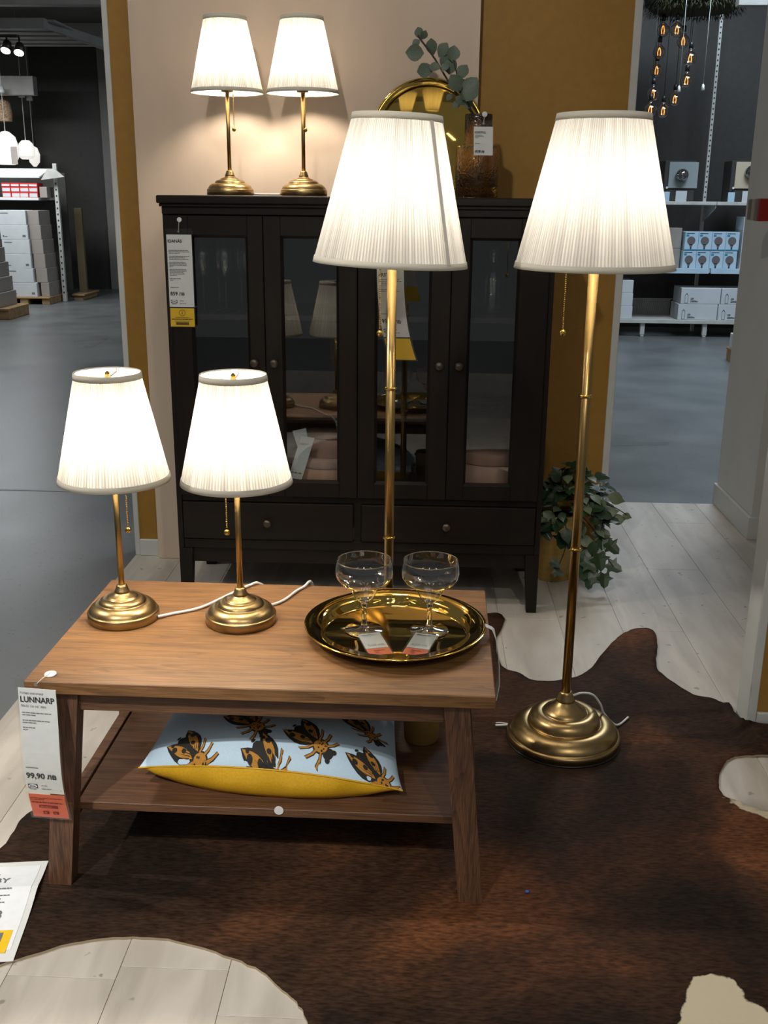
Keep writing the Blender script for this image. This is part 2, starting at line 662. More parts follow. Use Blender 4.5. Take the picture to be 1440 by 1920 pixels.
M['frame_grey'] = plain('grey_photo_board', lin(150, 160, 162), .3)
M['frame_warm'] = plain('warm_photo_board', lin(200, 184, 160), .4)
M['chrome'] = plain('chrome', lin(150, 152, 156), .08, 1.0)
M['lamp_white'] = plain('lit_paper_shade', lin(235, 236, 232), .6, emit=(1, .97, .9, 1), es=.7)
M['spot_face'] = plain('lit_spot_face', (1, 1, 1, 1), .4, emit=(1, .97, .92, 1), es=14)
M['wicker'] = noise_mat('wicker', lin(150, 112, 78), lin(220, 190, 160), (40, 40, 60), 1, 4, .8)
M['blue_bit'] = plain('blue_plastic', lin(20, 80, 190), .4)

# ------------------------------------------------------------------ the setting
aisle = struct(ob('floor_aisle', MB().box(-12, 8, -7, 16, -.06, -.006), M['concrete']), 'grey polished concrete floor of the shop aisles')
fl = struct(ob('floor', MB().box(-.905, 3.2, -5.0, 1.405, -.006, -.0022), M['seam']), 'pale plank floor of the lamp display')
PW, GAP = .1993, .0009
plank_data = {}
k0 = math.floor((-.905 + .32) / PW)
random.seed(3)
for k in range(k0, 18):
    x0, x1 = -.32 + k * PW, -.32 + (k + 1) * PW
    x0, x1 = max(x0, -.905), min(x1, 3.2)
    if x1 - x0 < .02:
        continue
    ys = -5.0 + (((k * .47) % 1.0) * 1.28)
    if k == 0:
        ys = -1.729 - 2.56
    cuts = [-5.0]
    y = ys
    while y < 1.405:
        if y > -4.95:
            cuts.append(y)
        y += 1.28
    cuts.append(1.405)
    for a, b in zip(cuts[:-1], cuts[1:]):
        if b - a < .03:
            continue
        p = ob('plank', MB().bbox(x0 + GAP / 2, x1 - GAP / 2, a + GAP / 2, b - GAP / 2, -.0022, 0, .0006),
               M['plank'] if random.random() < .6 else M['plank2'], fl)

wb = struct(ob('wall_back', MB().box(-.885, .882, .525, .60, 0, 2.75), M['wall_yellow']), 'mustard yellow partition behind the cabinet')
struct(ob('trim_1', MB().bbox(-.905, -.885, .520, .605, 0, 2.75, .002), M['white_trim']), 'white edge strip on the aisle end of the yellow partition')
struct(ob('trim_2', MB().bbox(.882, .908, .520, .605, 0, 2.75, .002), M['white_trim']), 'white edge strip by the passage opening')
struct(ob('baseboard_back', MB().bbox(-.884, .881, .512, .525, 0, .066, .002), M['white_trim']), 'white baseboard under the yellow partition')
panel = tag(ob('plywood_panel', MB().bbox(-.805, .372, .486, .5115, .001, 2.6, .001), M['panel']),
            'tall blush pink plywood sheet standing against the yellow partition', 'panel')
# near wall at the right edge of the picture
WY = -.79
wr = struct(ob('wall_right', MB().box(1.100, 2.4, WY, WY + .09, 0, 2.75), M['wall_yellow']), 'mustard yellow wall end at the right edge')
struct(ob('trim_3', MB().bbox(1.079, 1.100, WY - .005, WY + .095, 0, 2.75, .002), M['white_trim']), 'white corner strip of the right yellow wall')
struct(ob('baseboard_right', MB().bbox(1.100, 2.4, WY - .012, WY, 0, .07, .002), M['white_trim']), 'white baseboard of the right yellow wall')
# white pillar further back
struct(ob('wall_pillar', MB().box(1.575, 2.6, .893, 1.43, 0, 3.3), M['white_paint']), 'white partition end beside the passage')
bbp = MB().bbox(1.56, 2.6, .878, .893, 0, .095, .002)
bbp.bbox(1.56, 1.575, .893, 1.43, 0, .095, .002)
struct(ob('baseboard_pillar', bbp, M['white_trim']), 'white baseboard around the white partition end')
struct(ob('trim_4', MB().box(-6.5, -.94, 1.408, 1.424, -.006, -.0045), M['line_white']), 'pale joint line across the aisle floor')

# ------------------------------------------------------------------ text and price tags
TXT = {}


def text_geo(s, size, bold=0.0, align='LEFT'):
    key = (s, size, bold, align)
    if key in TXT:
        return TXT[key]
    cu = bpy.data.curves.new('t', 'FONT')
    cu.body = s
    cu.size = size
    cu.align_x = align
    cu.offset = bold * size
    cu.resolution_u = 3
    o = bpy.data.objects.new('t', cu)
    COL.objects.link(o)
    dg = bpy.context.evaluated_depsgraph_get()
    dg.update()
    me = bpy.data.meshes.new_from_object(o.evaluated_get(dg))
    vs = [tuple(v.co) for v in me.vertices]
    fs = [tuple(p.vertices) for p in me.polygons]
    bpy.data.objects.remove(o)
    bpy.data.curves.remove(cu)
    bpy.data.meshes.remove(me)
    TXT[key] = (vs, fs)
    return vs, fs


def rect(mb, x0, x1, y0, y1, d, fn, ny=1, th=0.0):
    """flat sheet in tag space, bent through fn(x, y, d)"""
    vs = []
    fs = []
    for j in range(ny + 1):
        y = y0 + (y1 - y0) * j / ny
        vs += [fn(x0, y, d), fn(x1, y, d)]
    for j in range(ny):
        fs.append((2 * j, 2 * j + 1, 2 * j + 3, 2 * j + 2))
    if th:
        n = len(vs)
        for j in range(ny + 1):
            y = y0 + (y1 - y0) * j / ny
            vs += [fn(x0, y, d - th), fn(x1, y, d - th)]
        for j in range(ny):
            fs.append((n + 2 * j + 2, n + 2 * j + 3, n + 2 * j + 1, n + 2 * j))
            fs.append((2 * j, 2 * j + 2, n + 2 * j + 2, n + 2 * j))
            fs.append((2 * j + 1, n + 2 * j + 1, n + 2 * j + 3, 2 * j + 3))
        fs.append((0, n, n + 1, 1))
        fs.append((2 * ny, 2 * ny + 1, n + 2 * ny + 1, n + 2 * ny))
    mb.add(vs, fs)


def put_text(mb, s, x, y, size, d, fn, bold=0.0, align='LEFT', sx=1.0):
    vs, fs = text_geo(s, size, bold, align)
    mb.add([fn(x + v[0] * sx, y + v[1], d) for v in vs], fs)


def lines(mb, rows, x, size, d, fn, seed=1):
    """rows of print too small to read: word-long grey dashes"""
    rr = random.Random(seed)
    for y, w in rows:
        u = x
        while u < x + w - .001:
            l = min(rr.uniform(.004, .011), x + w - u)
            rect(mb, u, u + l, y, y - size, d, fn)
            u += l + .0012


def price_tag(label, fn, origin, rows, title=None, sub=None, kind=None, price=None, strip=None, strip_text=None, W=.08, H=.30,
              sticker=None, strip_h=.062, title_size=.0125, price_size=.0155, seed=1, group=None):
    """hanging price card; tag space x right (0..W), y down from 0 (negative), d out of the face"""
    t = thing('price_tag', label, 'price tag', origin, group)
    hs = H - strip_h - .018 if strip else H - .02
    mb = MB()
    rect(mb, -.003, W + .003, .002, -H, 0.0022, fn, 14)
    sl = ob('sleeve', mb, M['sleeve'], t)
    mb = MB()
    rect(mb, .001, W - .001, -.016, -.016 - hs, .0012, fn, 12, .0008)
    ob('card', mb, M['paper'], t)
    k = MB()
    g = MB()
    D = .0026
    if kind:
        put_text(g, kind, .004, -.027, .0066, D, fn)
    if title:
        put_text(k, title, .004, -.027 - title_size, title_size, D, fn, .02)
    if sub:
        put_text(g, sub, .005, -.052, .0066, D, fn)
    if rows:
        lines(g, rows, .006, .0016, D, fn, seed)
    yb = -.016 - hs
    if price:
        rect(g, .006, .032, yb + .061, yb + .0595, D, fn)
        put_text(k, price, .005, yb + .036, price_size, D, fn, .02)
        # chain logo: dark block with a pale oval and dark letters
        lx0, lx1, ly0, ly1 = .006, .026, yb + .012, yb + .0215
        rect(k, lx0, lx1, ly1, ly0, D, fn)
        cx, cy = (lx0 + lx1) / 2, (ly0 + ly1) / 2
        el = MB()
        n = 20
        el.add([fn(cx + .0092 * cos(2 * pi * i / n), cy + .0042 * sin(2 * pi * i / n), D + .0003) for i in range(n)], [tuple(range(n))])
        ob('logo_oval', el, M['paper'], t)
        put_text(k, 'IKEA', cx, cy - .0022, .0062, D + .0006, fn, .03, 'CENTER')
        lines(g, [(yb + .020, .012), (yb + .012, .02)], .034, .0014, D, fn, seed + 3)
        lines(g, [(yb + .010, .014)], .008, .0012, D, fn, seed + 5)
        rect(k, .073, .0745, yb + .010, yb + .0085, D, fn)
    if k.f:
        ob('print', k, M['ink'], t)['kind'] = 'stuff'
    if g.f:
        ob('small_print', g, M['ink_grey'], t)['kind'] = 'stuff'
    if strip:
        mb = MB()
        y0 = yb - .004
        rect(mb, .002, W - .002, y0, -H + .003, .0012, fn, 6, .0008)
        ob('strip', mb, strip, t)
        if strip_text == 'info':
            mb = MB()
            cx, cy, r1, r2 = W / 2, y0 - .014, .0098, .0086
            n = 24
            vs = []
            for i in range(n):
                a = 2 * pi * i / n
                vs += [fn(cx + r1 * cos(a), cy + r1 * sin(a), D), fn(cx + r2 * cos(a), cy + r2 * sin(a), D)]
            mb.add(vs, [(2 * i, 2 * ((i + 1) % n), 2 * ((i + 1) % n) + 1, 2 * i + 1) for i in range(n)])
            put_text(mb, 'i', cx, cy - .0045, .0135, D, fn, .03, 'CENTER')
            lines(mb, [(y0 - .0275, .044)], .018, .0012, D, fn, 3)
            lines(mb, [(y0 - .032, .066)], .007, .003, D, fn, 4)
            lines(mb, [(y0 - .039, .046)], .016, .0012, D, fn, 6)
            rect(mb, .019, .060, y0 - .043, y0 - .051, D, fn)
            ob('strip_print', mb, M['ink_brown'], t)['kind'] = 'stuff'
        elif strip_text == 'red':
            mb = MB()
            lines(mb, [(y0 - .008, .068), (y0 - .012, .03)], .004, .0012, D, fn, 8)
            lines(mb, [(y0 - .018, .066)], .006, .0026, D, fn, 9)
            rect(mb, .020, .060, y0 - .026, y0 - .033, D, fn)
            rect(mb, .026, .038, y0 - .041, y0 - .048, D, fn)
            rect(mb, .047, .059, y0 - .041, y0 - .048, D, fn)
            ob('strip_print', mb, M['ink_red'], t)['kind'] = 'stuff'
            mb = MB()
            put_text(mb, '205.690.27', .0225, y0 - .0318, .0055, D + .0004, fn)
            put_text(mb, '47', .0285, y0 - .0468, .0058, D + .0004, fn)
            put_text(mb, '16', .0495, y0 - .0468, .0058, D + .0004, fn)
            ob('strip_numbers', mb, M['orange_paper'], t)
    if sticker:
        # round white hook sticker and the thread to the punched hole
        c, nrm, r = Vector(sticker[0]), Vector(sticker[1]).normalized(), sticker[2]
        mb = MB()
        mb.tube([c + nrm * .0004, c + nrm * .0026, c + nrm * .0036], [r, r, r * .8], 24)
        ob('sticker', mb, M['white_plastic'], t)
        hole = Vector(fn(W / 2, -.007, .003))
        mid = (c + hole) / 2 + nrm * .004
        ob('thread', MB().tube([c + nrm * .0038, mid, hole], .0007, 6), M['cord'], t)
        ob('eyelet', MB().tube([Vector(fn(W / 2, -.007, .0028)), Vector(fn(W / 2, -.007, .0036))], .0035, 12), M['steel'], t)
    return t


# ------------------------------------------------------------------ table lamps
def pleated(mb, r0, z0, r1, z1, pl, seed, amp, nz=6):
    rr = random.Random(seed)
    n = pl * 4
    fold = []
    base = [rr.uniform(.72, 1.0) for _ in range(pl)]
    vs = []
    for j in range(nz + 1):
        t = j / nz
        z = z0 + (z1 - z0) * t
        r = r0 + (r1 - r0) * t
        for i in range(n):
            p, q = divmod(i, 4)
            wob = .15 * sin(p * 1.7 + 2.2 * t)
            a = 2 * pi * (i + wob) / n
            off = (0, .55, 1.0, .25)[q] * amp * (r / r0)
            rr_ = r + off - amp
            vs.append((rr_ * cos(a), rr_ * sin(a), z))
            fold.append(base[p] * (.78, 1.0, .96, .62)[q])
    fs = []
    for j in range(nz):
        for i in range(n):
            i2 = (i + 1) % n
            fs.append((j * n + i, j * n + i2, (j + 1) * n + i2, (j + 1) * n + i))
    mb.add(vs, fs, True)
    return fold


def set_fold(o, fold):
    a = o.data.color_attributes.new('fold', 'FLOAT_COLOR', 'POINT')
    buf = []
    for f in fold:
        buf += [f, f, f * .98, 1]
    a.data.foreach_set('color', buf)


def band(r0, z0, r1, z1, th=.0018, n=72):
    return MB().lathe([(r0, z0), (r1, z1), (r1 - th, z1), (r0 - th, z0)], n, closed=True)


def chain(parent, x, y, ztop, zball, rball=.0068, rb=.0019):
    mb = MB()
    z = ztop
    rr = random.Random(1)
    while z > zball + rball:
        mb.ball((x, y, z), rb, 6, 4)
        z -= rb * 2.15
    c = ob('pull_chain', mb, M['gold'], parent)
    ob('chain_ball', MB().ball((x, y, zball), rball, 14, 10), M['gold'], c)
    return c


def white_fold(o):
    set_fold(o, [1.0] * len(o.data.vertices))


def make_table_lamp(label, chain_dx, chain_dy, seed):
    t = thing('table_lamp', label, 'lamp')
    b = MB().lathe([(.0745, 0), (.0768, .002), (.0768, .0180), (.0755, .0198), (.0735, .0200), (.0730, .0204), (.0725, .0235), (.0680, .0305), (.0600, .0365), (.0525, .0385), (.0505, .0380), (.0500, .0400),
                    (.0480, .0440), (.0420, .0480), (.0350, .0492), (.0335, .0488), (.0328, .0508), (.0285, .0535), (.0215, .0560), (.0172, .0595), (.0150, .0612)], 72)
    base = ob('base', b, M['brass'], t)
    ob('collar', MB().lathe([(.0150, .0610), (.0165, .0625), (.0150, .0650), (.0118, .0740), (.0105, .0775), (.0068, .0785)], 32), M['brass'], base)
    ob('stem', MB().lathe([(.0063, .075), (.0063, .325)], 24), M['brass_pole'], t)
    ob('socket', MB().lathe([(.0068, .318), (.0190, .320), (.0190, .336), (.0170, .339), (.0150, .365), (.0130, .375)], 28), M['brass'], t)
    ob('bulb', MB().lathe([(.013, .375), (.016, .388), (.027, .408), (.031, .425), (.027, .443), (.015, .455), (.002, .459)], 20), M['bulb'], t)
    s = MB()
    f = pleated(s, .1165, .316, .0675, .540, 110, seed, .0018)
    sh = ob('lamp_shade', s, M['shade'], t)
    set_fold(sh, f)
    for nm, a in (('shade_trim', band(.1180, .314, .1155, .326)), ('shade_trim', band(.0705, .530, .0685, .5425))):
        q = ob(nm, a, M['shade_trim'], sh)
        white_fold(q)
    # top spider with finial
    sp = MB().tube([(-.066, 0, .533), (0, 0, .529), (.066, 0, .533)], .0015, 6)
    sp.tube([(0, -.066, .533), (0, 0, .529), (0, .066, .533)], .0015, 6)
    sp.tube([(0, 0, .455), (0, 0, .530)], .002, 6)
    ob('spider', sp, M['brass'], sh)
    ob('finial', MB().lathe([(.004, .529), (.0062, .532), (.0045, .536), (.0058, .5395), (.002, .5445)], 12), M['gold'], sh)
    chain(t, chain_dx, chain_dy, .318, .205)
    return t


def smooth_path(pts, n=8):
    P = [Vector(p) for p in pts]
    out = []
    for i in range(len(P) - 1):
        p0, p1, p2, p3 = P[max(i - 1, 0)], P[i], P[i + 1], P[min(i + 2, len(P) - 1)]
        for k in range(n):
            u = k / n
            out.append(.5 * ((2 * p1) + (p2 - p0) * u + (2 * p0 - 5 * p1 + 4 * p2 - p3) * u * u + (3 * p1 - p0 - 3 * p2 + p3) * u ** 3))
    out.append(P[-1])
    return out


TZ = .4615
lamp = make_table_lamp('brass table lamp at the left end of the coffee table, chain right of stem', .024, -.006, 5)
lamp.location = (-.437, -1.191, TZ)
ob('power_cord', MB().tube(smooth_path([Vector((.0760, -.005, .006)), Vector((.105, .02, .004)), Vector((.16, .06, .0042)), Vector((.215, .155, .004)),
                                         Vector((.245, .205, .004)), Vector((.262, .222, .003)), Vector((.285, .245, -.03)), Vector((.29, .25, -.1))]), .0032, 8), M['cord'], lamp)
ORG[lamp.name] = Vector((0, 0, 0))
l2 = make_table_lamp('brass table lamp on the coffee table next to the gold tray, chain left of stem', -.023, -.006, 9)
l2.location = (-.177, -1.192, TZ)
ob('power_cord', MB().tube(smooth_path([Vector((.025, .070, .006)), Vector((.05, .082, .004)), Vector((.078, .115, .004)), Vector((.100, .175, .004)),
                                         Vector((.115, .205, .004)), Vector((.128, .232, .006)), Vector((.135, .26, -.05))]), .0032, 8), M['cord'], l2)
l3 = copy_tree(lamp, (-.445, .30, 1.351), 'leftmost of the two lit brass lamps standing on the dark cabinet')
l4 = copy_tree(l2, (-.200, .30, 1.351), 'right of the two lit brass lamps on the dark cabinet, nearest the leaves')
for r, dx, c in ((l3, .02, None), (l4, .008, None)):
    for ch in list(r.children):
        if ch.name.startswith('power_cord'):
            bpy.data.objects.remove(ch)
        elif ch.name.startswith('pull_chain'):
            ch.location = (dx - .024 if r is l3 else dx + .023, 0, 0)
ORG[l3.name] = Vector((-.445, .30, 1.351))
ob('power_cord', MB().tube(smooth_path([(-.369, .31, 1.356), (-.34, .315, 1.355), (-.29, .30, 1.355), (-.278, .295, 1.355)]), .0032, 8), M['cord'], l3)
for l in (lamp, l2, l3, l4):
    l['group'] = 'brass table lamps with pleated shades'


# ------------------------------------------------------------------ floor lamps
def make_floor_lamp(label, chain_dx, chain_dy, chain_z, seed, tilt, seam_a=None):
    t = thing('floor_lamp', label, 'lamp', group='brass floor lamps with pleated shades')
    b = MB().lathe([(.140, 0), (.1455, .003), (.1455, .0190), (.1435, .0215), (.1395, .0222), (.1385, .0225), (.1382, .0260), (.1350, .0345), (.1270, .0440), (.1160, .0505), (.1040, .0530), (.0945, .0520),
                    (.0925, .0510), (.0918, .0535), (.0912, .0610), (.0860, .0720), (.0770, .0785), (.0670, .0805), (.0590, .0790), (.0570, .0785), (.0562, .0815), (.0530, .0865), (.0440, .0930),
                    (.0345, .0985), (.0275, .1050), (.0240, .1090), (.0225, .1105)], 96)
    base = ob('base', b, M['brass'], t)
    ob('collar', MB().lathe([(.0225, .1095), (.0240, .1120), (.0225, .1160), (.0175, .1310), (.0165, .1355), (.0120, .1370)], 36), M['brass'], base)
    ob('felt_pad', MB().lathe([(.134, -.0012), (.1475, -.0012), (.1475, .0025), (.134, .0025)], 64), M['black_plastic'], base)
    ob('pole', MB().lathe([(.0118, .134), (.0118, 1.235)], 28), M['brass_pole'], t)
    for z in (.522, .902):
        ob('pole_ring', MB().lathe([(.0118, z - .0035), (.0150, z - .0030), (.0162, z), (.0150, z + .0030), (.0118, z + .0035)], 28), M['gold'], t)
    ob('socket', MB().lathe([(.012, 1.222), (.022, 1.224), (.022, 1.255), (.017, 1.262), (.015, 1.29), (.014, 1.31)], 28), M['brass'], t)
    ob('bulb', MB().lathe([(.013, 1.31), (.017, 1.322), (.030, 1.345), (.034, 1.362), (.030, 1.382), (.015, 1.395), (.002, 1.399)], 20), M['bulb_floor'], t)
    s = MB()
    f = pleated(s, .1795, 1.197, .1020, 1.520, 150, seed, .0022)
    rot = Matrix.Translation((0, 0, 1.3)) @ Matrix.Rotation(tilt, 4, 'Y') @ Matrix.Translation((0, 0, -1.3))
    fx = lambda x, y, z: tuple(rot @ Vector((x, y, z)))
    s.xf(fx)
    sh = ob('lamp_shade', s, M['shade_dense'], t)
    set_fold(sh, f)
    for a in (band(.1815, 1.194, .1785, 1.208), band(.1055, 1.508, .1025, 1.523)):
        a.xf(fx)
        q = ob('shade_trim', a, M['shade_trim'], sh)
        white_fold(q)
    if seam_a is not None:
        c, d = cos(seam_a), sin(seam_a)
        w = .006
        mb = MB()
        tx, ty = -d * w, c * w
        lo, hi = .1815, .1045
        mb.add([(lo * c - tx, lo * d - ty, 1.205), (lo * c + tx, lo * d + ty, 1.205), (hi * c + tx, hi * d + ty, 1.512), (hi * c - tx, hi * d - ty, 1.512)], [(0, 1, 2, 3)])
        mb.xf(fx)
        q = ob('shade_seam', mb, M['shade'], sh)
        set_fold(q, [.8] * len(q.data.vertices))
    sp = MB()
    for a in (0, 2.09, 4.19):
        sp.tube([(0, 0, 1.500), (.100 * cos(a), .100 * sin(a), 1.512)], .0018, 6)
    sp.tube([(0, 0, 1.395), (0, 0, 1.505)], .0025, 6)
    sp.xf(fx)
    ob('spider', sp, M['brass'], sh)
    ch = chain(t, chain_dx, chain_dy, 1.225, chain_z, .0078, .0021)
    return t


RZ = .0055   # rug surface
fR = make_floor_lamp('brass floor lamp standing on the cowhide, clear of the table, at the right', -.066, -.03, 1.052, 21, 0.0)
fR.location = (.592, -.850, RZ + .0013)
ob('power_cord', MB().tube(smooth_path([(.02, .012, .118), (.045, .02, .122), (.075, .03, .112), (.098, .04, .080), (.112, .052, .047), (.150, .07, .006), (.19, .12, .004)]), .003, 8), M['cord'], fR)
ob('cord_end', MB().tube(smooth_path([(-.172, .050, .006), (-.150, .045, .010), (-.135, .047, .012), (-.105, .06, .016)]), .003, 8), M['cord'], fR)
ob('cord_strand', MB().tube(smooth_path([(-.170, .060, .008), (-.158, .052, .013), (-.140, .049, .012)]), .0015, 6), M['cord'], fR)
fL = make_floor_lamp('brass floor lamp between coffee table and cabinet with a price tag on its pole', -.026, -.03, 1.037, 33, radians(2.2), radians(-42))
fL.location = (.131, -.79, RZ + .0013)

# ------------------------------------------------------------------ coffee table
TC = (-.087, -1.242, 0)
TH = -.014
tx = rotz(TH, *TC)
table = thing('coffee_table', 'brown oak-stained wooden coffee table with a lower shelf on the cowhide', 'table', TC)
LEGZ = RZ
ob('table_top', MB().bbox(-.45, .45, -.275, .275, .4345, TZ - .0005, .0018).xf(tx), M['table_x'], table)
legs = {}
for sx in (-1, 1):
    for sy in (-1, 1):
        # splayed leg, top under the plate, foot near the plate's edge
        xt0, xt1 = sorted((sx * .353, sx * .402))
        xb0, xb1 = sorted((sx * .393, sx * .441))
        yt0, yt1 = sorted((sy * .256, sy * .214))
        yb0, yb1 = sorted((sy * .274, sy * .234))
        if sy == 1:
            yb0, yb1 = .190, .230
        m = MB().hexa([(xb0, yb0, LEGZ), (xb1, yb0, LEGZ), (xb1, yb1, LEGZ), (xb0, yb1, LEGZ)],
                      [(xt0, yt0, .4345), (xt1, yt0, .4345), (xt1, yt1, .4345), (xt0, yt1, .4345)]).xf(tx)
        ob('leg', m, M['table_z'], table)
for sy in (-1, 1):
    y0, y1 = sorted((sy * .246, sy * .226))
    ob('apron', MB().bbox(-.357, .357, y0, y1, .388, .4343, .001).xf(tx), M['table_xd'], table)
for sx in (-1, 1):
    x0, x1 = sorted((sx * .385, sx * .367))
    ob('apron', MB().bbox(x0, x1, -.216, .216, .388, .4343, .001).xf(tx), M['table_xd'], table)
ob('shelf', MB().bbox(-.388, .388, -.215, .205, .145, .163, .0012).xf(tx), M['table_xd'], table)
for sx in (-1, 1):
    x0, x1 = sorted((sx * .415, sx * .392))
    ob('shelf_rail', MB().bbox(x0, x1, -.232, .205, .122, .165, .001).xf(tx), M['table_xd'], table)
SZ = .163

# ------------------------------------------------------------------ display cabinet
CP = (0, .24, 0)
cab = thing('display_cabinet', 'black-brown wooden cabinet with four glazed doors and two drawers', 'cabinet', CP)
Y0, Y1 = .025, .475     # carcass front and back
HW = .607
K = M['cab']
KH = M['cab_h']
mb = MB().bbox(-HW - .012, HW + .012, -.005, .482, 1.3265, 1.350, .003)
top = ob('top_board', mb, KH, cab)
ob('cornice', MB().bbox(-HW - .006, HW + .006, .004, .480, 1.3165, 1.3265, .002).bbox(-HW, HW, .012, .478, 1.294, 1.3165, .0015), KH, cab)
for sx in (-1, 1):
    x0, x1 = sorted((sx * HW, sx * (HW - .018)))
    ob('side_panel', MB().bbox(x0, x1, .018, .475, .208, 1.294, .0015), K, cab)
ob('back_panel', MB().box(-.589, .589, .462, .474, .21, 1.294), M['cab_in'], cab)
ob('bottom_board', MB().box(-.589, .589, .05, .462, .380, .396), M['cab_in'], cab)
ob('base_rail', MB().bbox(-.589, .589, .022, .045, .208, .241, .0015).bbox(-.589, .589, .022, .045, .374, .396, .0015), KH, cab)
ob('divider', MB().bbox(-.0145, .0095, .023, .045, .241, .374, .001), K, cab)
ob('inner_partition', MB().box(-.010, .006, .06, .462, .396, 1.294), M['cab_in'], cab)
for z in (.645, .968):
    for x0, x1 in ((-.588, -.011), (.007, .588)):
        ob('inner_shelf', MB().bbox(x0, x1, .065, .460, z, z + .018, .001), M['cab_in'], cab)
# stand: skirt and four tapered legs
ob('skirt', MB().bbox(-.565, .565, .034, .052, .155, .2075, .0015).bbox(-.565, .565, .44, .458, .155, .2075, .0015)
   .bbox(-.592, -.574, .06, .44, .155, .2075, .0015).bbox(.574, .592, .06, .44, .155, .2075, .0015), KH, cab)
for sx in (-1, 1):
    for y in (.020, .430):
        xo, xi, xb = sx * .607, sx * .561, sx * .573
        a, b = sorted((xo, xi))
        c, d = sorted((xo, xb))
        ob('leg', MB().hexa([(c, y, .001), (d, y, .001), (d, y + .034, .001), (c, y + .034, .001)],
                            [(a, y, .2075), (b, y, .2075), (b, y + .045, .2075), (a, y + .045, .2075)]), K, cab)


def knob(x, z, parent, y):
    ob('knob', MB().lathe([(.006, 0), (.006, .008), (.0085, .010), (.0125, .013), (.0135, .018), (.0125, .021), (.006, .0235), (.001, .024)], 24)
       .xf(lambda a, b, c: (x + a, y - c, z + b)), M['knob'], parent)


doors = [(-.5885, -.2955), (-.2935, -.0035), (-.0010, .2875), (.2895, .5885)]
glassx = [(-.527, -.343), (-.241, -.061), (.053, .228), (.344, .499)]
DZ0, DZ1, GZ0, GZ1 = .399, 1.291, .448, 1.233
DF, DB = .004, .024
knx = [-.329, -.266, .258, .320]
for (x0, x1), (g0, g1), kx in zip(doors, glassx, knx):
    m = MB()
    m.bbox(x0, g0, DF, DB, DZ0, DZ1, .0012)
    m.bbox(g1, x1, DF, DB, DZ0, DZ1, .0012)
    m.bbox(g0, g1, DF, DB, DZ0, GZ0, .0012)
    m.bbox(g0, g1, DF, DB, GZ1, DZ1, .0012)
    d = ob('door', m, K, cab)
    bd = MB()     # sloping bead round the pane
    for (ax, az, bx, bz) in ((g0, GZ0, g1, GZ0), (g1, GZ0, g1, GZ1), (g1, GZ1, g0, GZ1), (g0, GZ1, g0, GZ0)):
        nx, nz = {(1, 0): (0, 1), (-1, 0): (0, -1), (0, 1): (-1, 0), (0, -1): (1, 0)}[(int((bx > ax) - (bx < ax)), int((bz > az) - (bz < az)))]
        w = .008
        tx_, tz_ = (1 if bx > ax else -1 if bx < ax else 0), (1 if bz > az else -1 if bz < az else 0)
        bd.add([(ax, DF + .003, az), (bx, DF + .003, bz), (bx + nx * w - tx_ * w, DF + .012, bz + nz * w - tz_ * w), (ax + nx * w + tx_ * w, DF + .012, az + nz * w + tz_ * w)], [(0, 1, 2, 3)])
    ob('bead', bd, K, d)
    ob('glass_pane', MB().box(g0 - .004, g1 + .004, .0165, .0195, GZ0 - .004, GZ1 + .004), M['pane'], d)
    knob(kx, .842, d, DF)
for x0, x1, kx in ((-.5865, -.0165, -.302), (.0115, .5865, .294)):
    d = ob('drawer', MB().bbox(x0, x1, .012, .032, .2445, .3715, .0015), KH, cab)
    knob(kx, .306, d, .012)

# price tag on the cabinet
rows = [(-.062, .062), (-.0665, .066), (-.071, .034), (-.080, .064), (-.0845, .05), (-.089, .060), (-.098, .05), (-.1025, .054), (-.107, .056),
        (-.1115, .012), (-.120, .052), (-.1245, .054), (-.129, .044), (-.1335, .046), (-.138, .022), (-.148, .034), (-.1525, .012)]
price_tag('long white price card with a yellow strip hanging on the left cabinet door', lambda x, y, d: (-.594 + x, -.001 - d + .002 * sin(-y * 12), 1.250 + y),
          (-.554, .0, .95), rows, 'IDANÄS', price='859 лв', strip=M['yellow_paper'], strip_text='info', sticker=((-.551, .0038, 1.278), (0, -1, 0), .0075), title_size=.0125)

# ------------------------------------------------------------------ things inside the cabinet
def round_box(label, c, r, h, lid):
    t = thing('round_box', label, 'box', c, 'blush round boxes in the cabinet')
    x, y, z = c
    ob('box_body', MB().lathe([(r - .004, 0), (r - .003, .001), (r - .003, h - .002), (r - .006, h - .002), (r - .006, .004), (.001, .004)], 56, (x, y, z)), M['blush_box'], t)
    ob('lid', MB().lathe([(r, h - lid), (r + .001, h - lid + .002), (r + .001, h - .003), (r - .002, h + .001), (r * .5, h + .0015), (.001, h + .0015)], 56, (x, y, z)), M['blush_box'], t)
    return t


round_box('large blush cardboard round box behind the rightmost cabinet door', (.450, .225, .397), .138, .135, .038)
round_box('lower blush round box of the pair behind the second door', (-.120, .235, .397), .128, .100, .030)
b2 = round_box('smaller blush round box stacked on another behind the second door', (-.105, .235, .4995), .105, .092, .026)
price_tag('small white price card dangling from the stacked blush boxes', lambda x, y, d: (-.194 + x * .58 + y * -.155 * -1, .092 - d, .594 + y * .5 - x * .08),
          (-.18, .09, .44), [(-.062, .05), (-.0665, .046), (-.071, .03)], None, price='29,90 лв', W=.08, H=.31, seed=4, price_size=.017)
# grey ribbon card behind the tag
mb = MB()
mb.add([(-.226, .1005, .600), (-.180, .1010, .610), (-.168, .1010, .520), (-.200, .1005, .515), (-.226, .1015, .600), (-.180, .1020, .610), (-.168, .1020, .520), (-.200, .1015, .515)],
       [(0, 1, 2, 3), (7, 6, 5, 4), (0, 4, 5, 1), (1, 5, 6, 2), (2, 6, 7, 3), (3, 7, 4, 0)])
tag(ob('info_card', mb, M['carton']), 'grey-white folded card leaning on the stacked blush boxes', 'card')


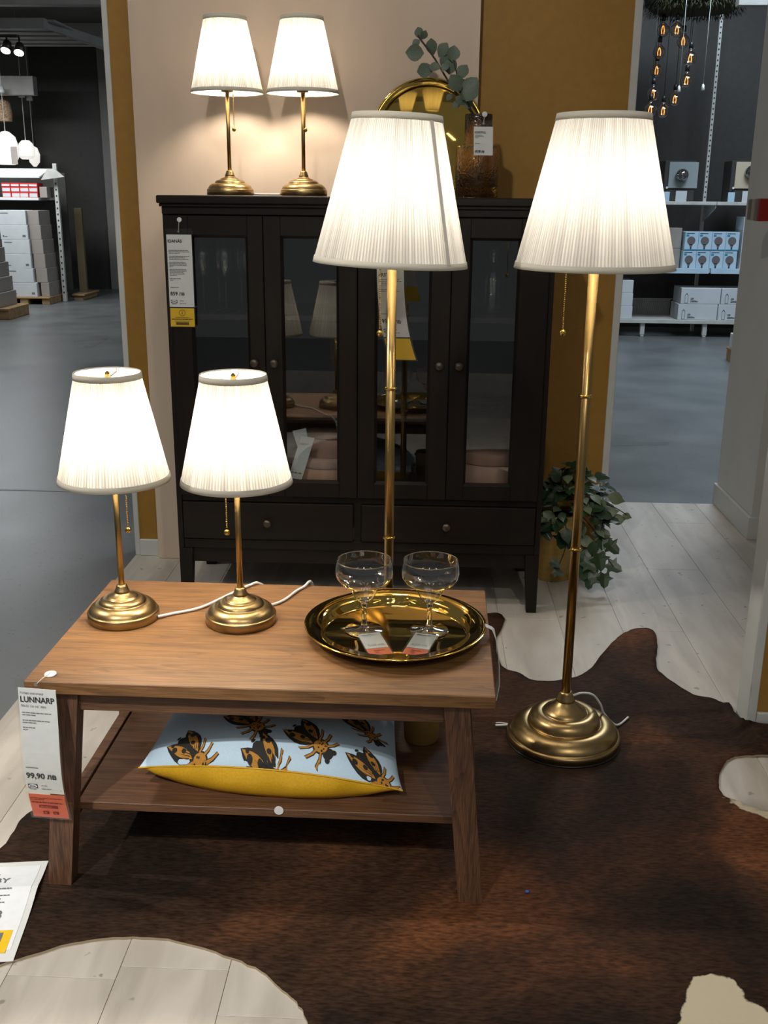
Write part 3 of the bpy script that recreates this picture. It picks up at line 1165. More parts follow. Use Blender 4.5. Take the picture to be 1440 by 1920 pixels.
def wine_glass(x, y, z, label, s=1.0, proto=[None]):
    if proto[0] is None:
        g = MB().lathe([(.001, .0), (.034, .0), (.034, .0015), (.012, .004), (.0045, .010), (.0038, .10), (.006, .108), (.022, .122), (.029, .145), (.030, .175), (.026, .225),
                        (.0252, .225), (.0290, .175), (.0280, .146), (.021, .1235), (.001, .112)], 24, (0, 0, 0), cap=False)
        o = ob('wine_glass', g, M['pane_glass'])
        o.location = (0, 0, 0)
        proto[0] = o
    else:
        o = proto[0].copy()
        COL.objects.link(o)
    o.location = (x, y, z)
    o.scale = (s, s, s)
    return tag(o, label, 'glass', 'stemmed glasses in the cabinet')


M['pane_glass'] = pane_mat('thin_drinking_glass', (.97, .98, .98, 1), 1.5, 2.0)
for (x, y), lb in zip([(-.510, .12), (-.475, .20), (-.437, .12), (-.400, .20), (-.362, .12), (-.328, .20)],
                      ['first stemmed glass from the left behind the leftmost cabinet door', 'second stemmed glass from the left behind the leftmost door',
                       'third stemmed glass from the left behind the leftmost door', 'fourth stemmed glass from the left behind the leftmost door',
                       'fifth stemmed glass, next to the last, behind the leftmost door', 'last stemmed glass on the right behind the leftmost door']):
    wine_glass(x, y, .9862, lb)
tag(ob('glass_carafe', MB().lathe([(.001, 0), (.045, 0), (.048, .01), (.048, .11), (.030, .15), (.020, .17), (.022, .20), (.026, .21), (.025, .21), (.021, .20), (.018, .17), (.0285, .15), (.046, .11), (.046, .01), (.001, .004)], 32, (.428, .20, .9862), cap=False),
       M['pane_glass']), 'clear glass carafe on the upper shelf behind the rightmost door', 'carafe')
for i in range(3):
    tag(ob('glass_plate', MB().lathe([(.001, 0), (.05, 0), (.085, .008), (.09, .012), (.0885, .0125), (.084, .0095), (.05, .002), (.001, .002)], 40, (.40, .215, .664 + i * .0135), cap=False), M['pane_glass']),
        ['bottom glass plate of the stack behind the rightmost door', 'middle glass plate of the stack behind the rightmost door', 'top glass plate of the stack behind the rightmost door'][i], 'plate', 'stacked glass plates')

# ------------------------------------------------------------------ on the cabinet: leaning tray, amber vase, eucalyptus
tc = Vector((.200, .44, 1.352))
R_ = .193
prof = [(.001, .010), (R_ - .030, .010), (R_ - .026, .006), (R_ - .022, .003), (R_ - .003, -.002), (R_, -.001), (R_, .001), (R_ - .020, .0055), (R_ - .024, .009), (R_ - .028, .0125), (.001, .0125)]
lean = radians(8)
tr = MB().lathe(prof, 96, cap=False)
tr.xf(lambda x, y, z: (x, z, y))                 # upright disc, hollow side to the front
Mt = Matrix.Translation((.205, .410, 1.352)) @ Matrix.Rotation(-lean, 4, 'X') @ Matrix.Translation((0, 0, R_))
tr.xf(lambda x, y, z: tuple(Mt @ Vector((x, y, z))))
tag(fixn(ob('round_tray', tr, M['gold'])), 'round gold tray leaning upright against the pink panel on the cabinet', 'tray')

vp = Vector((.366, .235, 1.3512))
vase = thing('glass_vase', 'stepped amber hammered-glass vase on the cabinet top', 'vase', vp)
ob('vase_body', MB().lathe([(.001, 0), (.066, 0), (.069, .004), (.070, .148), (.066, .156), (.046, .158), (.0435, .162), (.0435, .250), (.0425, .252), (.0395, .252), (.0395, .162), (.043, .154), (.064, .151), (.066, .146), (.065, .008), (.001, .007)], 56, vp, cap=False), M['amber'], vase)
price_tag('small white price card hanging on the amber vase', lambda x, y, d: (.347 + x * .76 + y * -.03, .158 - d, 1.578 + y), (.375, .16, 1.48),
          [(-.040, .030), (-.0435, .036), (-.047, .014), (-.0645, .020)], 'KONSTFULL', kind=None, W=.080, H=.104, sticker=((.382, .1905, 1.600), (0, -1, 0), .0085), seed=6, title_size=.0085)
mb = MB()
put_text(mb, '49,90 лв', .006, -.092, .0105, .003, lambda x, y, d: (.347 + x * .76 + y * -.03, .158 - d, 1.578 + y), .03)
o_ = [o for o in COL.objects if o.name.startswith('price_tag') and o.type == 'EMPTY'][-1]
ob('price_print', mb, M['ink'], o_)

branch = thing('eucalyptus_branch', 'grey-green eucalyptus branch standing in the amber vase', 'branch', (.366, .235, 1.36))


def leaf_mesh(outline, fold=.12, curl=.1):
    """outline: half-width list along the leaf (0..1); returns an MB with base at origin along +x"""
    m = MB()
    n = len(outline) - 1
    vs = []
    for i, w in enumerate(outline):
        t = i / n
        z = -curl * t * t
        vs += [(t, w, z + fold * w), (t, 0, z), (t, -w, z + fold * w)]
    fs = []
    for i in range(n):
        a = 3 * i
        fs += [(a, a + 3, a + 4, a + 1), (a + 1, a + 4, a + 5, a + 2)]
    m.add(vs, fs, True)
    return m


def share(name, mb, mat):
    me = bpy.data.meshes.new(name)
    me.from_pydata(mb.v, [], mb.f)
    me.polygons.foreach_set('use_smooth', mb.sm)
    me.materials.append(mat)
    return me


euc = [share('euc_leaf', leaf_mesh(o, f, c), M['leaf_euc']) for o, f, c in (([.02, .26, .40, .44, .40, .26, .02], .25, .12), ([.02, .20, .34, .40, .42, .30, .04], .1, .25))]


def place_leaf(me, parent, base, direction, normal, size, nm='leaf'):
    d = Vector(direction).normalized()
    n = Vector(normal)
    n = (n - d * n.dot(d)).normalized()
    s = n.cross(d)
    o = bpy.data.objects.new(nm, me)
    COL.objects.link(o)
    o.parent = parent
    Mx = Matrix(((d.x, s.x, n.x, 0), (d.y, s.y, n.y, 0), (d.z, s.z, n.z, 0), (0, 0, 0, 1)))
    o.matrix_local = Matrix.Translation(Vector(base) - ORG[parent.name]) @ Mx @ Matrix.Diagonal((size, size, size, 1))
    return o


YB = .24
main = [Vector((.372, .24, 1.40)), Vector((.378, .24, 1.56)), at(866, 190, YB), at(838, 148, .25), at(815, 110, .26), at(790, 76, .27), at(783, 66, .27)]
ob('twig', MB().tube(smooth_path(main, 5), [.0032] * 31, 6), M['stem'], branch)
side1 = [at(866, 190, YB), at(862, 160, .23), at(853, 125, .22), at(850, 112, .22)]
ob('twig', MB().tube(smooth_path(side1, 4), .0022, 6), M['stem'], branch)
side2 = [Vector((.380, .24, 1.56)), at(876, 190, .21), at(884, 170, .20)]
ob('twig', MB().tube(smooth_path(side2, 4), .0022, 6), M['stem'], branch)
rl = random.Random(4)
for (bx, by, tx_, ty_, sc, yy) in [(787, 75, 774, 85, .8, .27), (789, 73, 782, 52, .9, .27), (791, 74, 798, 60, .8, .27), (795, 100, 762, 98, 1.0, .26), (812, 104, 806, 76, .9, .27), (823, 108, 835, 82, 1., .25), (848, 116, 852, 86, 1., .23),
                                   (814, 128, 784, 134, 1., .24), (826, 128, 806, 122, .9, .22), (836, 134, 838, 102, 1., .25), (842, 140, 848, 108, .9, .24), (829, 134, 838, 118, .9, .22), (864, 170, 846, 142, 1., .22), (858, 150, 872, 122, 1., .22),
                                   (872, 178, 893, 146, 1., .20), (866, 186, 884, 168, .8, .21), (868, 180, 870, 150, .9, .24), (874, 190, 892, 158, 1., .19), (850, 176, 838, 184, .8, .26), (870, 196, 858, 182, .9, .22), (876, 205, 880, 182, .9, .22), (862, 192, 850, 200, .8, .25)]:
    b = at(bx, by, yy)
    e = at(tx_, ty_, yy - rl.uniform(0, .02))
    d = e - b
    nrm = Vector((rl.uniform(-.5, .5), -1, rl.uniform(-.1, .6)))
    place_leaf(euc[rl.randrange(2)], branch, b, d, nrm, max(d.length, .026) * 1.05)

# ------------------------------------------------------------------ on the table: gold tray, margarita glasses
tp = Vector((.162, -1.243, TZ))
R_ = .193
prof = [(.001, .0), (.150, .0), (.155, .002), (.158, .014), (.161, .020), (.188, .0245), (R_, .0255), (.1935, .0268), (.1925, .0280), (.186, .0268), (.159, .0225), (.1555, .0165), (.1525, .0045), (.149, .0025), (.001, .0025)]
tag(ob('round_tray', MB().lathe(prof, 128, tp, cap=False), M['gold']), 'round polished gold tray lying on the coffee table', 'tray')
gz = TZ + .0026


def margarita(x, y, label):
    t = thing('cocktail_glass', label, 'glass', (x, y, gz), 'stepped margarita glasses on the gold tray')
    c = (x, y, gz)
    ob('foot', MB().lathe([(.001, .0), (.0405, .0), (.0415, .0015), (.0400, .0030), (.014, .0065), (.0085, .010), (.001, .0102)], 56, c, cap=False), M['bowl_glass'], t)
    ob('stem', MB().lathe([(.001, .0103), (.0082, .0104), (.0060, .018), (.0052, .030), (.0052, .052), (.0068, .060), (.0085, .0640), (.001, .0645)], 28, c, cap=False), M['clear_glass'], t)
    ob('bowl', MB().lathe([(.001, .0648), (.0090, .0650), (.0155, .0695), (.0225, .079), (.0275, .090), (.0295, .097), (.0325, .1005), (.0420, .1045), (.0520, .1110), (.0590, .1210), (.0615, .133), (.0600, .148), (.0575, .1585)], 64, c, cap=False), M['bowl_glass'], t)
    ob('rim', MB().lathe([(.0575 + .0011 * cos(2 * pi * i / 8), .1587 + .0011 * sin(2 * pi * i / 8)) for i in range(8)], 64, c, closed=True), M['clear_glass'], t)
    return t


M['bowl_glass'] = pane_mat('blown_glass', (.97, .97, .96, 1), 1.5, 3.4)
margarita(.095, -1.232, 'left of the two clear margarita glasses on the gold tray')
margarita(.234, -1.226, 'right of the two clear margarita glasses on the gold tray')


def flat_tag(label, c, ang, seed):
    ca, sa = cos(ang), sin(ang)
    fn = lambda x, y, d: (c[0] + ca * x - sa * y, c[1] + sa * x + ca * y, gz + .0045 + d - .004 * (y / .105 + .45) ** 2 * 0 - .03 * (y + .105) * -.12)
    t = thing('price_tag', label, 'price tag', (c[0], c[1], gz), 'price cards of the margarita glasses')
    mb = MB()
    rect(mb, -.027, .027, .004, -.112, .0016, fn, 4, .0006)
    ob('sleeve', mb, M['sleeve'], t)
    mb = MB()
    rect(mb, -.024, .024, 0, -.076, .0008, fn, 4, .0006)
    ob('card', mb, M['paper'], t)
    mb = MB()
    rect(mb, -.024, .024, -.078, -.109, .0008, fn, 2, .0006)
    ob('strip', mb, M['orange_paper'], t)
    mb = MB()
    lines(mb, [(-.008, .03)], -.018, .004, .0020, fn, seed)
    put_text(mb, '4,59 лв', -.018, -.066, .0115, .0020, fn)
    ob('print', mb, M['ink_grey'], t)['kind'] = 'stuff'
    mb = MB()
    lines(mb, [(-.088, .022), (-.098, .008)], -.010, .003, .0020, fn, seed + 1)
    ob('strip_print', mb, M['ink_red'], t)['kind'] = 'stuff'
    return t


flat_tag('white and orange price card lying by the left margarita glass', (.106, -1.262), radians(17), 2)
flat_tag('white and orange price card lying by the right margarita glass', (.229, -1.258), radians(-14), 5)

# tag of the tray, hanging over the table's right edge
mb = MB()
pth = [(.352, .4905), (.366, .4840), (.3725, .470), (.3790, .440), (.3840, .40), (.3850, .36), (.3800, .325)]
fnh = lambda u, s_, d: None
vs = []
fs = []
for i, (x, z) in enumerate(pth):
    w0, w1 = (-1.262, -1.244) if i < 2 else (-1.272, -1.222)
    vs += [(x, w0, z), (x, w1, z), (x + .0012, w0, z), (x + .0012, w1, z)]
for i in range(len(pth) - 1):
    a, b = 4 * i, 4 * i + 4
    fs += [(a, b, b + 1, a + 1), (a + 2, a + 3, b + 3, b + 2), (a, a + 2, b + 2, b), (a + 1, b + 1, b + 3, a + 3)]
mb.add(vs, fs)
tag(ob('price_tag', mb, M['white_plastic']), 'white price card seen edge-on hanging over the right table edge', 'price tag')

# LUNNARP card on the front left corner of the table
rowsL = [(-.062, .060), (-.0665, .028), (-.077, .058), (-.0815, .028), (-.091, .026), (-.0955, .010)]


def fnL(x, y, d):
    t = -y / .3
    return (-.549 + x * .93 + .010 * t * t + .004 * sin(t * 5), -1.5255 - d - .012 * sin(pi * t) + .004 * cos(t * 6), .4705 + y - .05 * x)


price_tag('long price card with an orange-red strip at the coffee table corner', fnL, (-.51, -1.53, .17), rowsL, 'LUNNARP', '90x55 см кафяво', 'Холна масичка',
          '99,90 лв', M['red_paper'], 'red', sticker=((-.498, -1.482, TZ), (0, -.1, 1), .0115), seed=11, title_size=.0155, price_size=.0175)

# card on the left floor lamp's pole
price_tag('long white price card with a yellow strip hanging behind the left floor lamp pole', lambda x, y, d: (.093 + x * .82 + .035 * (-y / .3) ** 3, -.758 - d + .03 * (-y / .3) ** 2, 1.245 + y * .93 + .0), (.12, -.75, .96),
          [(-.087, .06), (-.0915, .066), (-.096, .05), (-.1005, .04), (-.112, .05), (-.1165, .058)], None, None, None, '99,90 лв', M['yellow_paper'], None, seed=14)
ft = [o for o in COL.objects if o.name.startswith('price_tag') and o.type == 'EMPTY'][-1]
mb = MB()
fnF = lambda x, y, d: (.093 + x * .82 + .035 * (-y / .3) ** 3, -.758 - d + .03 * (-y / .3) ** 2, 1.245 + y * .93)
put_text(mb, 'ÅRSTID', .005, -.088 + .008, .0125, .0026, fnF, .02)
ob('title_print', mb, M['ink'], ft)

# round white sticker on the shelf edge
tag(ob('round_sticker', MB().tube([Vector(at(523, 1519, -1.4580)) + Vector((0, 0, 0)), Vector(at(523, 1519, -1.4580)) + Vector((0, -.002, 0))], .0095, 20).xf(lambda x, y, z: (x, y, z)), M['white_plastic']),
    'round white sticker on the front edge of the lower table shelf', 'sticker')

# brass pot on the lower shelf
pp = Vector((.222, -1.150, SZ))
pot = thing('brass_pot', 'small brass pot with a green leaf on the lower table shelf', 'pot', pp)
ob('pot_body', MB().lathe([(.001, 0), (.036, 0), (.039, .003), (.044, .11), (.0455, .115), (.0435, .115), (.042, .11), (.037, .006), (.001, .005)], 40, pp, cap=False), M['pot_brass'], pot)
lf = share('pot_leaf', leaf_mesh([.03, .25, .36, .36, .25, .02], .2, .2), M['leaf_var'])
for a, e in ((-.9, .03), (.6, .02), (2.2, .02), (3.6, .03), (5.0, .02)):
    place_leaf(lf, pot, pp + Vector((.030 * cos(a), .030 * sin(a), .112)), (cos(a), sin(a), .35 - 1.0 * (e > .025)), (0, -.3, 1), .032)
ob('soil', MB().lathe([(.001, .104), (.0418, .104), (.0418, .1045), (.001, .1055)], 24, pp, cap=False), M['stem'], pot)

# ------------------------------------------------------------------ cushion on the lower shelf
def proj(P):
    d = Vector(P) - CAM
    z = d.dot(C_F)
    return 720 + FPX * d.dot(C_R) / z, 960 - FPX * d.dot(C_U) / z


def cseam(a, b):
    f = .5 - .5 * b                       # 1 at the front edge
    x = -.094 + a * (.268 + .012 * abs(b) ** 3 - .022 * (1 - f)) + .0
    y = -1.385 + (b + 1) * .185 - .045 * f ** 3 * (1 - a * a) - .022 * a * f
    z = .188 + .050 * (1 - a * a) * f ** 2 + .030 * (1 - f) - .004 * a * f
    return x, y, z


def ctop(a, b, d=0.0):
    a_, b_ = max(-1, min(1, a)), max(-1, min(1, b))
    x, y, z = cseam(a_, b_)
    h = max(0, (1 - abs(a_) ** 3.2) * (1 - abs(b_) ** 3.2)) ** .62
    w = .0035 * sin(9 * a_ + 4 * b_) * h
    return Vector((x, y - d * .4, z + .080 * h + w + d))


def cbot(a, b):
    x, y, z = cseam(a, b)
    k = min(1, max(0, (1 - abs(a) ** 2.6) * (1 - b ** 4) * 5)) ** .55
    zz = z - (z - SZ - .0015) * k
    yy = y - .010 * sin(pi * k) * (1 if b < 0 else -1) * (1 - a * a)
    fo = sin(pi * k) * (sin(11 * a + 1) * .5 + sin(23 * a) * .3)
    return Vector((x + .003 * sin(17 * a) * (1 - k), yy + .006 * fo, zz))


N = 44
cu = thing('cushion', 'pale blue cushion printed with beetles, mustard underside, lying on the lower table shelf', 'cushion', (-.094, -1.21, SZ))
gv = [(-1 + 2 * i / N, -1 + 2 * j / N) for j in range(N + 1) for i in range(N + 1)]
# denser near the rim
gv = [(sin(a * pi / 2), sin(b * pi / 2)) for a, b in gv]
gf = [(j * (N + 1) + i, j * (N + 1) + i + 1, (j + 1) * (N + 1) + i + 1, (j + 1) * (N + 1) + i) for j in range(N) for i in range(N)]
ob('cushion_top', MB().add([ctop(a, b) for a, b in gv], gf, True), M['cushion_top'], cu)
ob('cushion_underside', MB().add([cbot(a, b) for a, b in gv], [tuple(reversed(f)) for f in gf], True), M['cushion_bot'], cu)
rim = [cseam(sin((-1 + 2 * i / 40) * pi / 2), -1) for i in range(41)]
ob('piping', MB().tube([Vector(p) + Vector((0, -.0005, 0)) for p in rim], .0019, 6), M['cushion_bot'], cu)


def inv(px, py):
    best = None
    for i in range(61):
        for j in range(61):
            a, b = -1 + i / 30, -1 + j / 30
            u, v = proj(ctop(a, b))
            e = (u - px) ** 2 + (v - py) ** 2
            if best is None or e < best[0]:
                best = (e, a, b)
    return best[1], best[2]


def disc(mb, pts, fn):
    n = len(pts)
    cx, cy = sum(p[0] for p in pts) / n, sum(p[1] for p in pts) / n
    vs = [fn(cx, cy)]
    fs = []
    for k in (.5, 1.0):
        vs += [fn(cx + (x - cx) * k, cy + (y - cy) * k) for x, y in pts]
    for i in range(n):
        j = (i + 1) % n
        fs += [(0, 1 + i, 1 + j), (1 + i, 1 + n + i, 1 + n + j, 1 + j)]
    mb.add(vs, fs)


def ell(cx, cy, rx, ry, rot=0, n=14):
    c, s = cos(rot), sin(rot)
    return [(cx + c * rx * cos(2 * pi * i / n) - s * ry * sin(2 * pi * i / n), cy + s * rx * cos(2 * pi * i / n) + c * ry * sin(2 * pi * i / n)) for i in range(n)]


def wing(side, k=1.0):
    # leaf-shaped wing case, root at the thorax, tip up and out
    root, tip = (side * .06, -.12), (side * .27, .56)
    dx, dy = tip[0] - root[0], tip[1] - root[1]
    L = sqrt(dx * dx + dy * dy)
    nx, ny = -dy / L, dx / L
    prof = [0, .10, .145, .155, .13, .08, 0]
    out = []
    for i, w in enumerate(prof):
        t = i / 6
        out.append((root[0] + dx * t + nx * w * k, root[1] + dy * t + ny * w * k))
    for i in range(5, 0, -1):
        t = i / 6
        out.append((root[0] + dx * t - nx * prof[i] * k * .95, root[1] + dy * t - ny * prof[i] * k * .95))
    if k < 1:
        cx, cy = root[0] + dx * .5, root[1] + dy * .5
        out = [(cx + (x - cx) * (.78 + .22 * k), cy + (y - cy) * (.78 + .22 * k)) for x, y in out]
    return out


def beetle(px, py, size, rot, seed):
    a0, b0 = inv(px, py)
    rr = random.Random(seed)
    c, s = cos(rot), sin(rot)

    def mk(d):
        def fn(x, y):
            X, Y = (c * x - s * y) * size, (s * x + c * y) * size
            return ctop(a0 + X / .27, b0 + Y / .25, d)
        return fn
    blk, och, top = MB(), MB(), MB()
    f1, f2, f3 = mk(.0007), mk(.0013), mk(.0019)
    for sd in (-1, 1):
        for ya, yb, xo in ((-.13, .02, .34), (-.23, -.18, .37), (-.32, -.42, .33)):
            for mb_, fn, w in ((blk, f1, .036), (och, f2, .018)):
                x0, y0, x1, y1, x2, y2 = sd * .08, ya, sd * xo * .62, (ya + yb) / 2 - .03, sd * xo, yb
                disc(mb_, [(x0, y0 - w), (x1, y1 - w), (x2, y2 - w), (x2, y2 + w), (x1, y1 + w), (x0, y0 + w)], fn)
    disc(blk, ell(0, .17, .17, .30), f1)
    disc(blk, ell(0, -.24, .165, .17), f1)
    disc(blk, ell(0, -.44, .12, .095), f1)
    disc(blk, ell(.10, -.50, .05, .05), f1)
    disc(blk, ell(-.10, -.50, .05, .05), f1)
    disc(blk, ell(0, .50, .05, .03), f1)
    disc(och, ell(0, -.24, .135, .14), f2)
    for _ in range(12):
        disc(top, ell(rr.uniform(-.10, .10), rr.uniform(-.34, -.14), .020, .016, rr.uniform(0, 3), 6), f3)
    for sd in (-1, 1):
        disc(blk, wing(sd, 1.08), mk(.0010))
        disc(och, wing(sd, .62), mk(.0015))
        for t, w, r in ((.34, .02, .055), (.60, -.04, .065), (.80, .03, .045)):
            x = sd * (.06 + .21 * t) - sd * w
            disc(top, ell(x, -.08 + .60 * t + abs(w), r * .8, r, 0, 10), f3)
        for k in range(4):      # dark streaks along the wing
            u = -.09 + .06 * k
            x0, y0 = sd * (.07 - u * .5), -.02 + u * .2
            x1, y1 = sd * (.20 - u * .9), .22 + u * .5
            disc(top, [(x0 - .008, y0), (x1, y1 + .02), (x0 + .010, y0)], f3)
    for mb_, m in ((blk, M['print_black']), (och, M['print_ochre']), (top, M['print_black'])):
        ob('beetle_print', mb_, m, cu)


for i, (px, py, s, r) in enumerate([(362, 1406, .104, .85), (466, 1352, .104, .85), (502, 1446, .104, .8), (582, 1384, .104, .85), (680, 1364, .100, .8), (704, 1452, .100, .75)]):
    beetle(px, py, s, r, i + 1)

# ------------------------------------------------------------------ cowhide
def catmull(pts, n=6):
    out = []
    m = len(pts)
    for i in range(m):
        p0, p1, p2, p3 = [Vector(pts[(i + k) % m]).to_2d() for k in (-1, 0, 1, 2)]
        for k in range(n):
            u = k / n
            out.append(.5 * ((2 * p1) + (p2 - p0) * u + (2 * p0 - 5 * p1 + 4 * p2 - p3) * u * u + (3 * p1 - p0 - 3 * p2 + p3) * u ** 3))
    return out


hide = [(.36, -.03), (.441, -.004), (.484, -.004), (.493, -.075), (.456, -.235), (.461, -.411), (.513, -.462), (.548, -.506), (.626, -.502), (.713, -.439), (.806, -.254), (.875, -.145), (.935, -.102),
        (.974, -.122), (.961, -.244), (.929, -.382), (.938, -.454), (.995, -.571), (1.045, -.595), (1.066, -.65), (1.070, -.76), (1.10, -.812), (1.20, -.816), (1.27, -.87), (1.20, -.915),
        (1.103, -.907), (1.041, -.910), (1.005, -.923), (.974, -.963), (.946, -1.026), (.938, -1.086), (.964, -1.118), (1.025, -1.159), (1.14, -1.21), (1.27, -1.40), (1.30, -1.70), (1.22, -2.05), (.95, -2.30),
        (.55, -2.36), (.25, -2.22), (.10, -2.02), (.036, -1.850), (.018, -1.814), (-.015, -1.778), (-.060, -1.734), (-.136, -1.696), (-.234, -1.662), (-.316, -1.657), (-.413, -1.673), (-.490, -1.715), (-.540, -1.741), (-.64, -1.80), (-.76, -1.76), (-.80, -1.64),
        (-.74, -1.50), (-.678, -1.396), (-.673, -1.317), (-.669, -1.265), (-.636, -1.220), (-.56, -1.12), (-.42, -1.00), (-.20, -.86), (.02, -.66), (.18, -.48), (.26, -.30), (.29, -.12)]
out = catmull(hide, 5)
rh = random.Random(12)
out = [p + Vector((rh.uniform(-.0018, .0018), rh.uniform(-.0018, .0018))) for p in out]
no = len(out)


def inside(p, poly):
    c = False
    j = len(poly) - 1
    for i in range(len(poly)):
        a, b = poly[i], poly[j]
        if (a.y > p.y) != (b.y > p.y) and p.x < (b.x - a.x) * (p.y - a.y) / (b.y - a.y) + a.x:
            c = not c
        j = i
    return c


G = .019
pts = list(out)
y = -2.4
while y < .0:
    xs = []
    j = no - 1
    for i in range(no):
        a, b = out[i], out[j]
        if (a.y > y) != (b.y > y):
            xs.append((b.x - a.x) * (y - a.y) / (b.y - a.y) + a.x)
        j = i
    xs.sort()
    for x0, x1 in zip(xs[::2], xs[1::2]):
        x = math.ceil((x0 + .008) / G) * G
        while x < x1 - .008:
            pts.append(Vector((x + rh.uniform(-.004, .004), y + rh.uniform(-.004, .004))))
            x += G
    y += G
res = delaunay_2d_cdt(pts, [(i, (i + 1) % no) for i in range(no)], [], 1, 1e-6)
rv, rf = res[0], res[2]


def lift(x, y):
    # the shank that laps up against the right wall
    k = max(0, min(1, (x - 1.02) / .06)) * max(0, min(1, (y + .93) / .10)) * max(0, min(1, (-.60 - y) / .06))
    w = .002 * sin(x * 9 + y * 4) * max(0, min(1, (x - .75) * 4))
    return .042 * k * k + max(0, w)


verts = [(p.x, p.y, RZ + lift(p.x, p.y)) for p in rv]
n0 = len(verts)
edge_count = {}
for f in rf:
    for i in range(len(f)):
        e = (f[i], f[(i + 1) % len(f)])
        edge_count[e] = 1
bord = [e for e in edge_count if (e[1], e[0]) not in edge_count]
low = {}
for a, b in bord:
    for q in (a, b):
        if q not in low:
            low[q] = len(verts)
            verts.append((verts[q][0], verts[q][1], verts[q][2] - RZ + .0002))
faces = [tuple(f) for f in rf] + [(b, a, low[a], low[b]) for a, b in bord]
hm = MB().add(verts, faces, True)
hm.sm = [True] * len(rf) + [False] * len(bord)


def hide_mat():
    m, t, b = nt('cowhide')
    setp(b, None, .75, spec=.12)
    L = t.links.new
    tc = t.nodes.new('ShaderNodeTexCoord')
    n1 = t.nodes.new('ShaderNodeTexNoise')
    n1.inputs['Scale'].default_value = 2.1
    n1.inputs['Detail'].default_value = 4
    n1.inputs['Distortion'].default_value = .8
    L(tc.outputs['Object'], n1.inputs['Vector'])
    r1 = t.nodes.new('ShaderNodeValToRGB')
    e = r1.color_ramp.elements
    e[0].position = .36
    e[0].color = lin(36, 26, 19)
    e[1].position = .66
    e[1].color = lin(100, 62, 38)
    x = e.new(.52)
    x.color = lin(62, 41, 28)
    L(n1.outputs[0], r1.inputs[0])
    mp = t.nodes.new('ShaderNodeMapping')
    mp.inputs['Rotation'].default_value = (0, 0, .5)
    mp.inputs['Scale'].default_value = (55, 190, 60)
    L(tc.outputs['Object'], mp.inputs[0])
    n2 = t.nodes.new('ShaderNodeTexNoise')
    n2.inputs['Scale'].default_value = 1.0
    n2.inputs['Detail'].default_value = 5
    L(mp.outputs[0], n2.inputs['Vector'])
    n3 = t.nodes.new('ShaderNodeMapRange')
    n3.inputs[1].default_value = .3
    n3.inputs[2].default_value = .7
    n3.inputs[3].default_value = .45
    n3.inputs[4].default_value = 1.55
    L(n2.outputs[0], n3.inputs[0])
    mu = t.nodes.new('ShaderNodeMix')
    mu.data_type = 'RGBA'
    mu.blend_type = 'MULTIPLY'
    mu.inputs[0].default_value = 1
    L(r1.outputs[0], mu.inputs[6])
    L(n3.outputs[0], mu.inputs[7])
    at_ = t.nodes.new('ShaderNodeAttribute')
    at_.attribute_name = 'patch'
    nn = t.nodes.new('ShaderNodeTexNoise')
    nn.inputs['Scale'].default_value = 40
    nn.inputs['Detail'].default_value = 3
    L(tc.outputs['Object'], nn.inputs['Vector'])
    ad = t.nodes.new('ShaderNodeMath')
    ad.operation = 'MULTIPLY_ADD'
    ad.inputs[1].default_value = .5
    L(nn.outputs[0], ad.inputs[0])
    L(at_.outputs['Fac'], ad.inputs[2])
    st = t.nodes.new('ShaderNodeMapRange')
    st.inputs[1].default_value = .72
    st.inputs[2].default_value = .80
    L(ad.outputs[0], st.inputs[0])
    wh = t.nodes.new('ShaderNodeMix')
    wh.data_type = 'RGBA'
    L(st.outputs[0], wh.inputs[0])
    L(mu.outputs[2], wh.inputs[6])
    wh.inputs[7].default_value = lin(212, 200, 172)
    L(wh.outputs[2], b.inputs['Base Color'])
    bp = t.nodes.new('ShaderNodeBump')
    bp.inputs['Strength'].default_value = .55
    bp.inputs['Distance'].default_value = .003
    L(n2.outputs[0], bp.inputs['Height'])
    L(bp.outputs[0], b.inputs['Normal'])
    return m


def edge_mat():
    return plain('raw_hide_edge', lin(160, 142, 116), .8)


hide_o = tag(ob('cowhide_rug', hm, hide_mat()), 'dark brown cowhide rug with pale patches spread under the coffee table', 'rug')
hide_o.data.materials.append(edge_mat())
for p_ in hide_o.data.polygons[len(rf):]:
    p_.material_index = 1
patches = [([(.60, -1.95), (.675, -1.817), (.694, -1.766), (.722, -1.713), (.755, -1.695), (.798, -1.715), (.802, -1.767), (.834, -1.784), (.90, -1.90), (.80, -2.0)]),
           ([(.915, -1.105), (.95, -1.13), (.985, -1.17), (1.06, -1.215), (1.16, -1.25), (1.16, -1.19), (1.02, -1.145), (.96, -1.11)])]
patches = [[Vector(p) for p in q] for q in patches]


def pd(x, y):
    best = 9
    p = Vector((x, y))
    for q in patches:
        d = min((p - (a + (b - a) * max(0, min(1, (p - a).dot(b - a) / (b - a).length_squared)))).length for a, b in zip(q, q[1:] + q[:1]))
        if inside(p, q):
            d = -d
        best = min(best, d)
    return best


ca = hide_o.data.color_attributes.new('patch', 'FLOAT_COLOR', 'POINT')
buf = []
for v in verts:
    f = max(0, min(1, .5 - pd(v[0], v[1]) / .05)) if (v[0] > .5 and v[1] < -1.0) else 0
    buf += [f, f, f, 1]
ca.data.foreach_set('color', buf)
tag(ob('plastic_bit', MB().bbox(.2925 + .123, .2925 + .131, -1.634, -1.627, RZ + .0003, RZ + .0035, .001).xf(rotz(.0)), M['blue_bit']), 'tiny blue plastic scrap lying on the cowhide', 'scrap')
o = COL.objects['plastic_bit']
q = atz(988, 1673, RZ)
o.location = (q.x, q.y, RZ + .0003)

# sign lying on the hide at the left
A, B = Vector((-.557, -1.436)), Vector((-.517, -1.735))
dn = (B - A).normalized()
lf_ = Vector((dn.y, -dn.x))
lf_ = lf_ if lf_.x < 0 else -lf_
SW, SH = .215, (B - A).length


